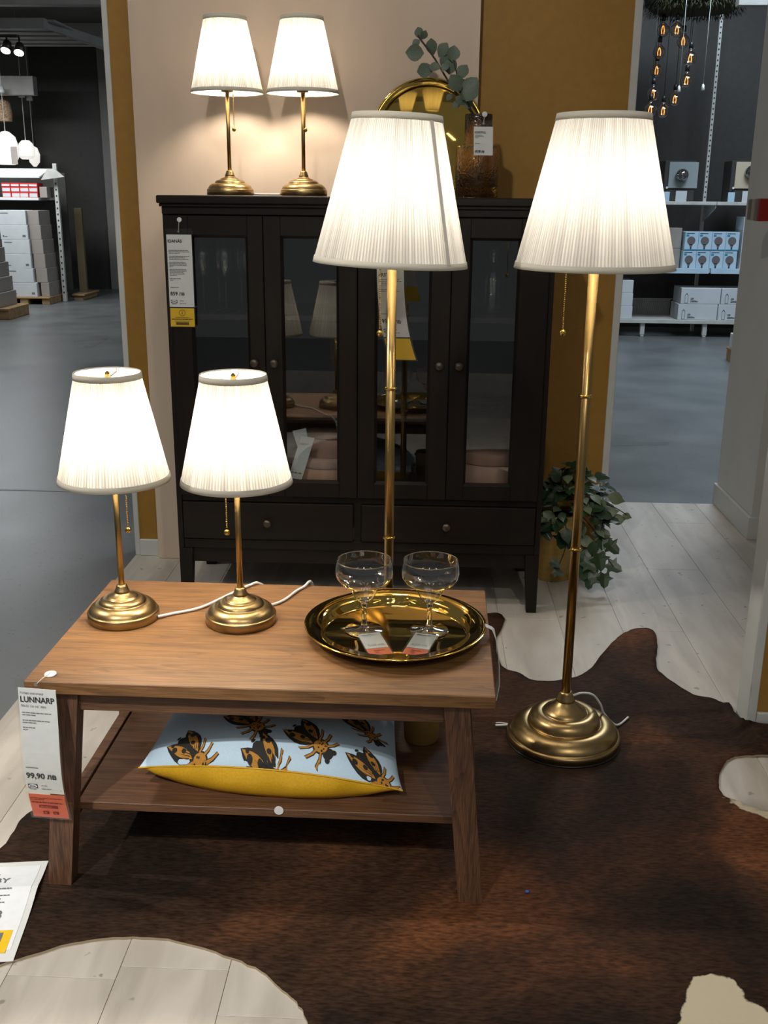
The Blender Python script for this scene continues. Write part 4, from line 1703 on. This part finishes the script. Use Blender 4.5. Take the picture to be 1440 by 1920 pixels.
def fs_(x, y, d):
    # x: 0 at the left edge .. SW at the right edge, y down from 0
    p = A + lf_ * (SW - x) + dn * (-y)
    z = RZ + .0012 + .010 * max(0, 1 - abs(-y - .10) / .10) ** 2
    return (p.x, p.y, z + d)


sg = thing('floor_sign', 'large white price sign lying on the cowhide by the left table leg', 'sign', (-.65, -1.6, RZ))
mb = MB()
rect(mb, 0, SW, 0, -SH, .0012, fs_, 16, .001)
ob('holder', mb, M['white_plastic'], sg)
mb = MB()
rect(mb, .012, SW - .012, -.016, -SH + .030, .0019, fs_, 16)
ob('sheet', mb, M['paper'], sg)
mb = MB()
rect(mb, .012, SW - .020, -SH + .085, -SH + .022, .0024, fs_, 3)
ob('yellow_strip', mb, M['yellow_paper'], sg)
mb = MB()
rect(mb, .03, SW - .036, -SH + .078, -SH + .053, .0028, fs_, 2)
ob('strip_block', mb, M['ink_grey'], sg)
mb = MB()
put_text(mb, 'KOLDBY', SW - .062, -.078, .026, .0026, fs_, .02, 'RIGHT')
put_text(mb, 'лв', SW - .052, -.182, .040, .0026, fs_, .035, 'RIGHT')
ob('print', mb, M['ink_grey'], sg)['kind'] = 'stuff'
mb = MB()
lines(mb, [(-.044, .10), (-.100, .135), (-.109, .115), (-.118, .135), (-.127, .12), (-.136, .13), (-.145, .115)], .03, .003, .0026, fs_, 5)
ob('small_print', mb, M['ink_grey'], sg)['kind'] = 'stuff'

# ------------------------------------------------------------------ planter beside the cabinet
pl = Vector((.702, .405, .0005))
plant = thing('potted_ivy', 'ivy and variegated foliage in a brass planter on the floor beside the cabinet', 'plant', pl)
ob('planter', MB().lathe([(.001, 0), (.078, 0), (.081, .003), (.087, .245), (.088, .25), (.085, .25), (.084, .24), (.076, .01), (.001, .008)], 48, pl, cap=False), M['pot_brass'], plant)
ob('soil', MB().lathe([(.001, .225), (.0835, .225), (.0835, .226), (.001, .23)], 32, pl, cap=False), M['stem'], plant)


def ivy_leaf():
    m = MB()
    ang = [(0, .22), (.35, .62), (.75, .40), (1.25, .68), (1.75, .42), (2.45, .50), (pi, .10)]
    o_ = []
    for a, r in ang:
        o_.append((r * cos(pi - a) + .05, r * sin(pi - a)))
    half = [(-.17, .0), (-.30, .30), (.0, .33), (.10, .62), (.28, .32), (.62, .25), (.82, 0.0)]
    vs = [(x + .17, y, .12 * abs(y)) for x, y in half] + [(x + .17, -y, .12 * abs(y)) for x, y in reversed(half[1:-1])]
    c = len(vs)
    vs.append((.30, 0, -.02))
    n = c
    m.add(vs, [(c, i, (i + 1) % n) for i in range(n)])
    return m


ivy = share('ivy_leaf', ivy_leaf(), M['leaf_ivy'])
var = share('var_leaf', leaf_mesh([.03, .22, .34, .36, .28, .12, .01], .25, .15), M['leaf_var'])
drk = share('dark_leaf', leaf_mesh([.03, .24, .36, .36, .28, .12, .01], .2, .2), M['leaf_ivy'])
rp = random.Random(31)
crown = Vector((.745, .335, .275))
for i in range(170):
    th, ph = rp.uniform(0, 2 * pi), rp.uniform(-.35, 1.35)
    r = rp.uniform(.62, 1.0)
    d = Vector((cos(th) * cos(ph) * .140, sin(th) * cos(ph) * .120, sin(ph) * .165))
    p = crown + d * r
    if p.x < .622 or p.y > .50:
        continue
    od = Vector((d.x, d.y, d.z * .4 - .05)) + Vector((rp.uniform(-.06, .06), rp.uniform(-.06, .06), rp.uniform(-.05, .05)))
    if p.x + od.normalized().x * .05 < .615:
        od.x = abs(od.x)
    if p.y + od.normalized().y * .05 > .508:
        od.y = -abs(od.y)
    place_leaf((var, var, drk, drk, ivy)[rp.randrange(5)], plant, p, od, Vector((d.x, d.y - .05, .12)), rp.uniform(.040, .062))
for (px, py, yy, kind, s) in [(1146, 970, .28, 1, .060), (1130, 1000, .27, 1, .062), (1129, 1017, .26, 1, .062), (1150, 1028, .25, 1, .058), (1125, 1055, .24, 1, .066), (1153, 1064, .23, 1, .058), (1133, 1090, .22, 1, .054),
                              (1103, 1106, .22, 1, .048), (1092, 1075, .24, 1, .066), (1043, 1058, .27, 1, .042), (1048, 1074, .27, 1, .042), (1026, 1003, .27, 1, .052), (1053, 1017, .27, 1, .066), (1089, 1045, .26, 1, .062), (1112, 1030, .25, 2, .058),
                              (1156, 935, .28, 0, .066), (1160, 974, .28, 0, .056), (1176, 968, .28, 0, .036), (1148, 960, .28, 0, .050), (1120, 1085, .23, 1, .054), (1108, 1060, .24, 1, .060), (1070, 1022, .26, 1, .06), (1100, 1015, .26, 0, .06)]:
    p = at(px, py, yy)
    d = Vector((rp.uniform(-.2, .8), -.25, rp.uniform(-.9, -.1)))
    if kind == 0:
        d = Vector((.8, -.1, rp.uniform(-.2, .5)))
    p.z = max(p.z, .035)
    place_leaf((var, ivy, drk)[kind], plant, p - d.normalized() * s * .5, d, Vector((.1, -1, .5)), s)
for pts_ in ([(1085, 960, .33), (1118, 1000, .29), (1134, 1030, .26), (1128, 1070, .24), (1100, 1095, .24)], [(1120, 940, .31), (1150, 950, .29), (1175, 965, .28)], [(1060, 980, .32), (1062, 1020, .28), (1048, 1060, .27)], [(1130, 1035, .26), (1150, 1062, .23)]):
    ob('vine', MB().tube(smooth_path([at(*p) for p in pts_], 5), .0018, 5), M['stem'], plant)

# ------------------------------------------------------------------ shop beyond, at the right
struct(ob('wall_far_right', MB().box(.9, 6.5, 8.45, 8.6, 0, 4.2), M['charcoal']), 'charcoal wall behind the bulb shelves')
yb = 7.55
rk = thing('shelf_rack', 'white steel shop rack holding the bulb cartons against the charcoal wall', 'rack', (2.9, 8.0, 0))
for x in (2.255, 3.043, 3.83):
    u = ob('upright', MB().bbox(x - .016, x + .016, 8.03, 8.07, 0, 3.3, .002), M['rail_white'], rk)
    sl = MB()
    z = 1.36
    while z < 3.2:
        sl.box(x - .006, x + .006, 8.028, 8.0305, z, z + .016)
        z += .05
    ob('slots', sl, M['slot'], u)
for z0, z1, ye, nm in ((1.292, 1.325, yb, 'shelf'), (.640, .672, yb, 'shelf')):
    ob(nm, MB().bbox(1.60, 3.045, ye, 8.03, z0, z1, .003).bbox(3.05, 3.85, ye + .0, 8.03, z0, z1, .003), M['rail_white'], rk)
ob('label_rail', MB().bbox(1.6, 3.03, yb - .012, yb, .632, .684, .002).bbox(3.05, 3.85, yb - .012, yb, .632, .684, .002), M['carton_blue'], rk)
for x in (3.043, 3.83):
    ob('bracket', MB().hexa([(x - .004, 8.03, 1.12), (x + .004, 8.03, 1.12), (x + .004, 8.03, 1.29), (x - .004, 8.03, 1.29)], [(x - .004, yb + .02, 1.265), (x + .004, yb + .02, 1.265), (x + .004, yb + .02, 1.29), (x - .004, yb + .02, 1.29)]), M['rail_white'], rk)
w = MB()
for i in range(34):
    y = yb + .02 + i * .014
    w.box(1.6, 3.85, y, y + .004, .163, .168)
for i in range(24):
    x = 1.62 + i * .095
    w.box(x, x + .004, yb, 8.02, .158, .163)
ob('wire_shelf', w, M['rail_white'], rk)
ob('front_beam', MB().bbox(1.6, 3.85, yb - .01, yb + .012, .132, .170, .002), M['rail_white'], rk)
w = MB()
for i in range(60):
    x = 2.33 + i * .0075
    w.box(x, x + .003, 8.0, 8.004, .17, .34)
w.box(2.32, 2.80, 8.0, 8.006, .335, .342)
ob('wire_back', w, M['rail_white'], rk)
for x in (2.42, 3.05, 3.70):
    ob('leg', MB().bbox(x - .022, x + .022, yb + .01, yb + .06, .012, .133, .003).bbox(x - .016, x + .016, yb + .012, yb + .05, -.0055, .012, .002), M['rail_white'], rk)


def bulb_carton(x0, z0, label):
    w_, h_ = .132, .180
    t = thing('bulb_carton', label, 'carton', (x0 + w_ / 2, yb + .12, z0), 'bulb cartons on the middle shelf')
    ob('box', MB().bbox(x0, x0 + w_, yb + .02, yb + .22, z0, z0 + h_, .002), M['carton_blue'], t)
    yy = yb + .0188
    cx, cz = x0 + w_ * .47, z0 + h_ * .52
    n = 22
    m = MB().add([(cx + .041 * cos(2 * pi * i / n), yy, cz + .041 * sin(2 * pi * i / n)) for i in range(n)], [tuple(range(n))])
    m.add([(cx - .020, yy, cz - .034), (cx - .008, yy, cz - .062), (cx + .008, yy, cz - .062), (cx + .020, yy, cz - .034)], [(0, 1, 2, 3)])
    ob('bulb_print', m, M['bulb_print'], t)
    m = MB().add([(cx - .008, yy, cz - .062), (cx - .007, yy, cz - .080), (cx + .007, yy, cz - .080), (cx + .008, yy, cz - .062)], [(0, 1, 2, 3)])
    m.add([(x0 + .012, yy, z0 + h_ - .018), (x0 + .012, yy, z0 + h_ - .012), (x0 + .09, yy, z0 + h_ - .012), (x0 + .09, yy, z0 + h_ - .018)], [(0, 1, 2, 3)])
    ob('ink_print', m, M['ink'], t)['kind'] = 'stuff'
    m = MB().add([(x0 + .010, yy, z0 + h_ - .045), (x0 + .010, yy, z0 + h_ - .026), (x0 + .038, yy, z0 + h_ - .026), (x0 + .038, yy, z0 + h_ - .045)], [(0, 1, 2, 3)])
    m.box(x0 + .002, x0 + w_ - .002, yb + .0186, yb + .0200, z0 + .001, z0 + .012)
    ob('blue_print', m, M['blue_print'], t)['kind'] = 'stuff'
    return t


ordn = ['first', 'second', 'third', 'fourth']
for r, z in enumerate((.6725, .8565)):
    for c_ in range(4):
        x = (2.765 if r == 0 else 2.772) + c_ * .1345
        bulb_carton(x, z, '%s pale blue bulb carton from the left in the %s row on the rack' % (ordn[c_], ['lower', 'upper'][r]))
for z, lb in ((.6725, 'grey carton end at the left of the lower bulb cartons'), (.8725, 'grey carton end at the left of the upper bulb cartons')):
    tag(ob('carton', MB().bbox(2.63, 2.755, yb + .10, yb + .40, z, z + .198, .003), M['carton_side']), lb, 'carton', 'grey cartons on the middle shelf')
for i, (z, h_) in enumerate(((.6725, .19), (.8635, .19), (1.0545, .13))):
    tag(ob('carton', MB().bbox(3.335, 3.60, yb + .02, yb + .30, z, z + h_, .003), M['carton']), '%s white tube carton of the column beside the white partition' % ['bottom', 'middle', 'top'][i], 'carton', 'tube cartons at the partition')


def tube_carton(x0, z0, w_, label):
    h_ = .158
    t = thing('tube_carton', label, 'carton', (x0 + w_ / 2, yb + .2, z0), 'long white cartons on the wire shelf')
    ob('box', MB().bbox(x0, x0 + w_, yb + .015, yb + .36, z0, z0 + h_, .003), M['carton'], t)
    yy = yb + .0138
    m = MB()
    cx, cz = x0 + .055, z0 + .055
    for (a, b, c_, d) in ((-.016, -.013, -.045, .03), (.013, .016, -.045, .03)):
        m.add([(cx + a, yy, cz + c_), (cx + b, yy, cz + c_), (cx + b, yy, cz + d), (cx + a, yy, cz + d)], [(0, 1, 2, 3)])
    m.add([(cx - .016, yy, cz + .03), (cx - .010, yy, cz + .03), (cx + .002, yy, cz + .048), (cx - .002, yy, cz + .052)], [(0, 1, 2, 3)])
    m.add([(cx + .016, yy, cz + .03), (cx + .010, yy, cz + .03), (cx - .002, yy, cz + .048), (cx + .002, yy, cz + .052)], [(0, 1, 2, 3)])
    m.add([(cx - .016, yy, cz - .048), (cx + .016, yy, cz - .048), (cx + .016, yy, cz - .044), (cx - .016, yy, cz - .044)], [(0, 1, 2, 3)])
    put_text(m, 'G9', cx + .04, cz - .012, .026, 0, lambda x, y, d: (x, yy, y), .03)
    put_text(m, '2000lm', cx + .04, cz - .038, .026, 0, lambda x, y, d: (x, yy, y), .03)
    ob('print', m, M['ink'], t)['kind'] = 'stuff'


for z, dx, nm in ((.1695, 0, 'lower'), (.330, .018, 'upper')):
    tube_carton(2.765 + dx, z, .395, '%s left long white carton with a tube symbol on the wire shelf' % nm)
    tube_carton(3.168 + dx, z, .40, '%s right long white carton with a tube symbol on the wire shelf' % nm)
for i in range(3):
    tag(ob('carton', MB().bbox(2.10 + .006 * i, 2.305 - .004 * i, yb + .02, yb + .34, .1695 + i * .130, .2975 + i * .130, .003), M['carton']),
        '%s small white carton of the stack by the passage edge' % ['bottom', 'middle', 'top'][i], 'carton', 'small white cartons by the passage')


def photo_board(x0, x1, z0, z1, mat, ball, label):
    t = thing('display_board', label, 'display', ((x0 + x1) / 2, yb + .2, z0))
    ob('board', MB().bbox(x0, x1, yb + .095, yb + .11, z0, z1, .003), mat, t)
    ob('back_box', MB().bbox(x0 - .04, x1 - .02, yb + .111, yb + .40, z0 - .122, z1 + .012, .004), M['charcoal'], t)
    c = ((x0 + x1) / 2 - .02, yb + .06, (z0 + z1) / 2 + (.0 if not ball else .03))
    ob('mirror_bulb', MB().ball(c, .062, 24, 14), M['chrome'], t)
    ob('corner_dot', MB().tube([(x0 - .01, yb + .094, z0 + .005), (x0 - .01, yb + .088, z0 + .005)], .011, 16), M['white_plastic'], t)


photo_board(2.575, 2.860, 1.450, 1.697, M['frame_grey'], False, 'grey picture board with a mirrored bulb on the top shelf')
photo_board(3.225, 3.55, 1.452, 1.702, M['frame_warm'], True, 'warm picture board with a mirrored bulb by the white partition')
for x0, x1, z1, lb in ((2.522, 2.580, 1.415, 'small pale blue card under the left corner of the grey picture board'), (2.640, 2.748, 1.425, 'white square card below the mirrored bulb of the grey board'),
                       (3.150, 3.215, 1.415, 'small pale blue card under the left corner of the warm picture board'), (3.288, 3.40, 1.428, 'white square card below the warm picture board')):
    tag(ob('shelf_card', MB().bbox(x0, x1, yb + .01, yb + .014, 1.3255, z1, .001), M['carton_blue'] if x1 - x0 < .08 else M['carton']), lb, 'card')

# hanging bulb cluster
bp = [(1243, 57), (1269, 57), (1281, 78), (1236, 98), (1294, 110), (1231, 133), (1287, 152), (1224, 177), (1265, 187), (1219, 207), (1243, 209)]
names = ['upper left globe of the top pair', 'upper right globe of the top pair', 'third globe, just under the top pair', 'globe on the left, below the top pair', 'globe furthest to the right', 'left globe at mid height',
         'right globe below the furthest one', 'left globe above the bottom pair', 'right globe above the bottom pair', 'left globe of the bottom pair', 'right globe of the bottom pair']
proto = None
YH = 6.9
for ib, ((px, py), nm) in enumerate(zip(bp, names)):
    c = at(px, py, YH + .24 * cos(ib * 2.4))
    lb = 'smoky glowing bulb in the hanging cluster: ' + nm
    if proto is None:
        proto = thing('globe_bulb', lb, 'bulb', c, 'hanging globe bulbs')
        ob('globe', MB().lathe([(.002, -.056), (.022, -.053), (.043, -.038), (.056, -.010), (.057, .010), (.048, .034), (.026, .054), (.016, .064), (.0145, .072)], 24, c, cap=False), M['smoke_glass'], proto)
        ob('filament', MB().tube(smooth_path([c + Vector((-.010, 0, -.030)), c + Vector((-.013, 0, .0)), c + Vector((-.004, 0, .034)), c + Vector((.004, 0, .034)), c + Vector((.013, 0, 0)), c + Vector((.010, 0, -.03))], 4), .0028, 6), M['filament'], proto)
        ob('cap', MB().lathe([(.015, .068), (.015, .085)], 16, c), M['steel'], proto)
        ob('holder', MB().lathe([(.019, .083), (.019, .125), (.008, .135), (.003, .14)], 16, c), M['black_plastic'], proto)
        bo = proto
        base_children = None
    else:
        bo = copy_tree(proto, c, lb)
        for ch in list(bo.children):
            if ch.name.startswith('wire'):
                bpy.data.objects.remove(ch)
        ORG[bo.name] = c.copy()
    ob('wire', MB().tube([c + Vector((0, 0, .138)), Vector((c.x, c.y, max(2.952, c.z + .16)))], .0025, 6), M['black_plastic'], bo)
# moss canopy above the bulbs
mc = Vector((2.52, 6.95, 2.93))
mo = thing('moss_canopy', 'dark green moss canopy hanging above the bulb cluster', 'canopy', mc)
ob('moss_core', MB().lathe([(.002, .02), (.36, .02), (.42, .06), (.44, .14), (.42, .34), (.36, .37), (.002, .37)], 40, mc), M['moss'], mo)
rm = random.Random(8)
m = MB()
for i in range(2600):
    a = rm.uniform(0, 2 * pi)
    if rm.random() < .55:
        r, z = rm.uniform(.34, .45), rm.uniform(.0, .10)
    else:
        r, z = .44, rm.uniform(.05, .34)
    p = mc + Vector((r * cos(a), r * sin(a), z))
    d = Vector((cos(a) * .5, sin(a) * .5, -1)) + Vector((rm.uniform(-.5, .5), rm.uniform(-.5, .5), rm.uniform(-.3, .3)))
    d = d.normalized() * rm.uniform(.02, .055)
    sd = Vector((-sin(a), cos(a), 0)) * .005
    m.add([p - sd, p + sd, p + d], [(0, 1, 2)])
mf = ob('moss_tufts', m, M['moss'], mo)
mf['kind'] = 'stuff'
for i, (p0, p1) in enumerate((((1336, 0), (1318, 165)), ((1287, 0), (1273, 168)))):
    a, b = at(*p0, 6.0), at(*p1, 6.0)
    t = thing('pull_cord', 'thin white pull cord hanging %s of the bulb cluster' % ['well to the right', 'through the middle'][i], 'cord', b)
    ob('cord', MB().tube([b + Vector((0, 0, .02)), Vector((b.x, b.y, 3.2))], .0018, 6), M['cord'], t)
    ob('toggle', MB().lathe([(.008, -.02), (.014, -.015), (.010, .02), (.004, .03)], 14, b), M['white_plastic'], t)
tag(ob('ceiling_beam', MB().bbox(2.66, 3.6, 6.0, 6.1, 2.84, 2.90, .004), M['beam']), 'white ceiling beam at the top right corner', 'beam')
# pallet and carton peeking out beside the partition
pt = thing('pallet', 'wooden pallet corner peeking out beside the white partition', 'pallet', (3.18, 5.6, -.006))
ob('pallet_board', MB().bbox(2.86, 3.5, 5.45, 6.05, .085, .105, .003), M['pallet'], pt)
for x in (2.86, 3.4):
    ob('pallet_block', MB().bbox(x, x + .1, 5.47, 6.03, -.0055, .085, .003), M['pallet'], pt)
tag(ob('carton', MB().bbox(2.868, 3.45, 5.47, 6.0, .106, .235, .004), M['carton']), 'white carton on the pallet beside the white partition', 'carton')
# floor arrow tape in the passage
mb = MB()
q = [atz(1145, 830, -.0055), atz(1255, 829, -.0055), atz(1253, 834, -.0055), atz(1148, 836, -.0055)]
mb.add([tuple(v) for v in q], [(0, 1, 2, 3)])
tag(ob('floor_tape', mb, M['arrow']), 'dark tape strip stuck on the passage floor', 'tape')
# red board stack fixed to the white partition
a0, a1 = at(1408, 372, .80), at(1440, 415, .80)
rb = thing('red_block', 'thick red board with layered edge fixed on the white partition', 'board', (1.66, .82, a1.z))
x0, x1 = at(1424, 390, .80).x, at(1424, 390, .80).x + .16
ob('red_face', MB().bbox(x0, x1, .80, .815, a1.z, a0.z, .001), M['red_paint'], rb)
for i in range(3):
    ob('layer', MB().bbox(x0 - .006 - .007 * i, x1, .817 + i * .022, .837 + i * .022, a1.z + .002 * i, a0.z - .001 * i, .002), [M['grey_card'], M['carton_side'], M['grey_card']][i], rb)

# ------------------------------------------------------------------ shop beyond, at the left
struct(ob('wall_far_left', MB().box(-5.41, -4.43, 12.2, 12.9, -.006, 3.35), M['charcoal']), 'tall charcoal wall block at the end of the aisle')
struct(ob('trim_5', MB().bbox(-4.43, -4.30, 12.15, 12.25, -.006, 3.35, .004), M['grey_wall']), 'grey post on the right edge of the charcoal block')
struct(ob('wall_far', MB().box(-12, 8, 14.6, 14.8, -.006, 4.2), M['grey_wall']), 'grey end wall of the shop')
struct(ob('ceiling', MB().box(-10, -1.2, 6.6, 15, 3.62, 3.7), M['ceil']), 'grey shop ceiling above the left aisle')
bm_ = [((-10, -3.68, 7.95, 8.05, 2.925, 3.022), 'white hanging ceiling fascia across the aisle at the top left'), ((-10, -2.6, 7.0, 7.12, 2.99, 3.12), 'nearest white ceiling beam at the top left corner'),
       ((-10, -1.8, 10.6, 10.72, 3.20, 3.36), 'farther white ceiling beam above the charcoal block'), ((-10, -4.9, 10.9, 11.05, 2.55, 2.78), 'low white ceiling duct beside the pendant lamps')]
for b, lb in bm_:
    tag(ob('ceiling_beam', MB().bbox(*b, .004), M['beam']), lb, 'beam')
mb = MB().hexa([(-3.68, 7.95, 2.925), (-3.68, 8.05, 2.925), (-3.45, 9.9, 2.925), (-3.55, 9.9, 2.925)], [(-3.68, 7.95, 3.022), (-3.68, 8.05, 3.022), (-3.45, 9.9, 3.022), (-3.55, 9.9, 3.022)])
mb.box(-10, -3.6, 8.05, 9.9, 3.0, 3.02)
for i in range(5):
    mb.box(-10, -3.66 + .03 * i, 8.35 + i * .32, 8.37 + i * .32, 2.985, 3.0)
tag(fixn(ob('ceiling_panel', mb, M['beam'])), 'white slatted ceiling panel hanging over the left aisle', 'panel')
# track spots
tk = thing('track_light', 'ceiling track with two lit spotlights at the top left', 'light', (-4.1, 7.9, 2.75))
ob('track', MB().bbox(-4.6, -3.93, 7.88, 7.93, 2.83, 2.86, .003), M['black_plastic'], tk)
for (px, py, dx) in ((12, 88, -.05), (36, 92, .05)):
    c = at(px, py, 7.9)
    d = Vector((dx, -.5, -.75)).normalized()
    s_ = ob('spot_head', MB().tube([c - d * .06, c - d * .055, c + d * .045], [.028, .040, .052], 20), M['knob'], tk)
    ob('spot_face', MB().tube([c + d * .0455, c + d * .048], .046, 20), M['spot_face'], s_)
    ob('spot_arm', MB().tube([c - d * .03, (c.x, c.y + .02, 2.835)], .010, 8), M['black_plastic'], s_)
# rack with cartons
yl = 10.2
rl_ = thing('shelf_rack', 'steel shop rack end with a sloping white sign board at the far left', 'rack', (-4.8, 10.4, -.006))
ob('upright', MB().bbox(-4.525, -4.475, yl + .1, yl + .15, -.0055, 1.70, .003), M['rail_white'], rl_)
sl = MB()
z = .1
while z < 1.65:
    sl.box(-4.508, -4.492, yl + .098, yl + .1005, z, z + .022)
    z += .075
ob('slots', sl, M['slot'], rl_)
ob('sign_board', MB().hexa([(-6.2, yl - .02, 1.525), (-4.66, yl - .02, 1.525), (-4.58, yl + .18, 1.62), (-6.2, yl + .18, 1.62)], [(-6.2, yl - .02, 1.54), (-4.66, yl - .02, 1.54), (-4.58, yl + .18, 1.64), (-6.2, yl + .18, 1.64)]), M['white_plastic'], rl_)
ob('bracket', MB().hexa([(-4.65, yl + .0, 1.50), (-4.35, yl + .0, 1.54), (-4.35, yl + .02, 1.54), (-4.65, yl + .02, 1.50)], [(-4.56, yl + .0, 1.63), (-4.47, yl + .0, 1.64), (-4.47, yl + .02, 1.64), (-4.56, yl + .02, 1.63)]), M['rail_white'], rl_)
ob('shelf', MB().bbox(-6.2, -4.69, yl - .02, yl + .6, 1.255, 1.288, .003), M['white_plastic'], rl_)
ob('dark_back', MB().box(-6.2, -4.55, yl + .62, yl + .64, .1, 1.6), M['charcoal'], rl_)
rs = random.Random(2)
ks = ['leftmost', 'second', 'third', 'rightmost']
for r, (z, h_) in enumerate(((1.2885, .066), (1.3555, .062), (1.4185, .045))):
    for c_ in range(4):
        x = -5.16 + c_ * .117 + rs.uniform(-.006, .006)
        t = thing('small_carton', '%s red-edged white carton in the %s layer on the left rack' % (ks[c_], ['bottom', 'middle', 'top'][r]), 'carton', (x + .055, yl + .1, z), 'red-edged cartons on the left rack')
        ob('box', MB().bbox(x, x + .113, yl, yl + .2, z, z + h_, .002), M['carton_red'], t)
        ob('label_face', MB().box(x + .006, x + .104, yl - .0015, yl, z + .006, z + h_ - .016), M['carton'], t)
tag(ob('carton', MB().bbox(-4.685, -4.59, yl + .02, yl + .3, 1.2885, 1.42, .003), M['carton_side']), 'grey carton at the right end of the left rack shelf', 'carton')
pal = thing('pallet', 'wooden pallet carrying the carton stack at the far left', 'pallet', (-4.95, 10.0, -.006))
ob('pallet_board', MB().bbox(-5.25, -4.55, yl - .32, yl + .40, .065, .085, .003), M['pallet'], pal)
for x in (-5.25, -4.93, -4.65):
    ob('pallet_block', MB().bbox(x, x + .1, yl - .31, yl + .39, -.0055, .065, .003), M['pallet'], pal)
ordl = ['bottom', 'second', 'third', 'fourth', 'fifth', 'topmost']
for i in range(6):
    z = .0855 + i * .1755
    dx = (.045, .015, .0, .0, -.01, -.02)[i]
    t = thing('carton', '%s white carton of the tall stack on the left pallet' % ordl[i], 'carton', (-4.94 + dx, yl, z), 'stack of white cartons')
    ob('box', MB().bbox(-5.115 + dx, -4.765 + dx, yl - .26, yl - .0, z, z + .174, .003), M['carton'], t)
    m = MB()
    for (u0, u1, v0, v1) in ((.03, .05, .03, .05), (.055, .09, .03, .04), (.28, .32, .03, .055)) if i % 2 == 0 else ((.03, .13, .135, .145),):
        m.add([(-5.115 + dx + u0, yl - .2612, z + v0), (-5.115 + dx + u1, yl - .2612, z + v0), (-5.115 + dx + u1, yl - .2612, z + v1), (-5.115 + dx + u0, yl - .2612, z + v1)], [(0, 1, 2, 3)])
    ob('print', m, M['ink_grey'], t)['kind'] = 'stuff'
for i in range(6):
    z = .0855 + i * .175
    tag(ob('carton', MB().bbox(-4.72 + (.04 if i == 0 else 0) - .012 * i, -4.575 - .012 * i, yl - .22, yl + .18, z, z + .1745, .003), M['carton_side']),
        '%s grey-sided carton behind the white stack on the left pallet' % ordl[i], 'carton', 'grey-sided cartons on the left pallet')
for i in range(5):
    z = -.0055 + .12 + i * .16
    tag(ob('carton', MB().bbox(-5.05 + .01 * i, -4.54 - .03 * i, 8.3, 8.8, z, z + .158, .004), M['carton_side']), '%s carton of the near stack cut by the left picture edge' % ordl[i], 'carton', 'near cartons at the left edge')
p2_ = thing('pallet', 'wooden pallet under the near stack at the left picture edge', 'pallet', (-4.75, 8.5, -.006))
ob('pallet_board', MB().bbox(-5.1, -4.42, 8.22, 8.85, .09, .114, .003), M['pallet'], p2_)
for x in (-5.1, -4.54):
    ob('pallet_block', MB().bbox(x, x + .12, 8.24, 8.83, -.0055, .09, .003), M['pallet'], p2_)
tag(ob('card_sheet', MB().bbox(-4.46, -4.36, yl + .6, yl + .66, .075, 1.16, .003), M['brown_card']), 'tall brown cardboard sheets standing right of the left rack', 'card')
p3_ = thing('pallet', 'wooden pallet under the brown cardboard sheets', 'pallet', (-4.4, 10.8, -.006))
ob('pallet_board', MB().bbox(-4.47, -4.30, yl + .3, yl + .95, .05, .074, .003), M['pallet'], p3_)
ob('pallet_block', MB().bbox(-4.45, -4.33, yl + .32, yl + .93, -.0055, .05, .003), M['pallet'], p3_)


# pendant lamps above the left rack
def pendant(px, py, Y, prof, mat, label, ribs=0):
    c = at(px, py, Y)
    t = thing('pendant_lamp', label, 'lamp', c)
    ob('shade', MB().lathe(prof, 24, c, cap=False, smooth=not ribs), mat, t)
    ob('wire', MB().tube([(c.x, c.y, c.z + prof[-1][1]), (c.x, c.y, 3.62)], .005, 6), M['cord'], t)
    ob('canopy', MB().lathe([(.04, 2.56 - c.z), (.045, 2.58 - c.z), (.03, 2.64 - c.z)], 16, c), M['white_plastic'], t)
    return t


pendant(12, 275, 10.75, [(.10, -.22), (.15, -.12), (.155, 0), (.12, .12), (.05, .18), (.01, .19)], M['lamp_white'], 'white speckled globe pendant at the left picture edge')
pendant(49, 278, 11.4, [(.07, -.14), (.11, -.10), (.115, -.02), (.09, .06), (.05, .10), (.01, .105)], M['lamp_white'], 'white pleated pendant lamp beside the charcoal block', 1)
pendant(64, 290, 11.9, [(.02, -.16), (.07, -.10), (.08, 0), (.05, .09), (.01, .11)], M['lamp_white'], 'small white pendant half hidden by the charcoal block')
pendant(2, 205, 11.2, [(.13, -.15), (.14, -.05), (.12, .08), (.06, .16), (.01, .17)], M['wicker'], 'striped wicker pendant at the left picture edge')
tag(ob('hanging_tag', MB().bbox(at(27, 290, 10.4).x - .04, at(27, 290, 10.4).x + .04, 10.39, 10.395, at(27, 310, 10.4).z + .01, at(27, 275, 10.4).z, .001), M['carton_side']), 'grey price card hanging below the white pendants', 'price tag')

# arrow on the aisle floor
mb = MB()
z = -.0052
for q in ([(136, 636), (200, 632), (205, 635.5), (139, 640)], [(200, 632), (228, 638), (226, 642), (205, 635.5)], [(194, 635), (204, 635.5), (172, 651), (156, 650)]):
    mb.add([tuple(atz(a, b, z)) for a, b in q], [(0, 1, 2, 3)])
tag(fixn(ob('floor_arrow', mb, M['arrow'])), 'dark grey direction arrow painted on the aisle floor', 'arrow')
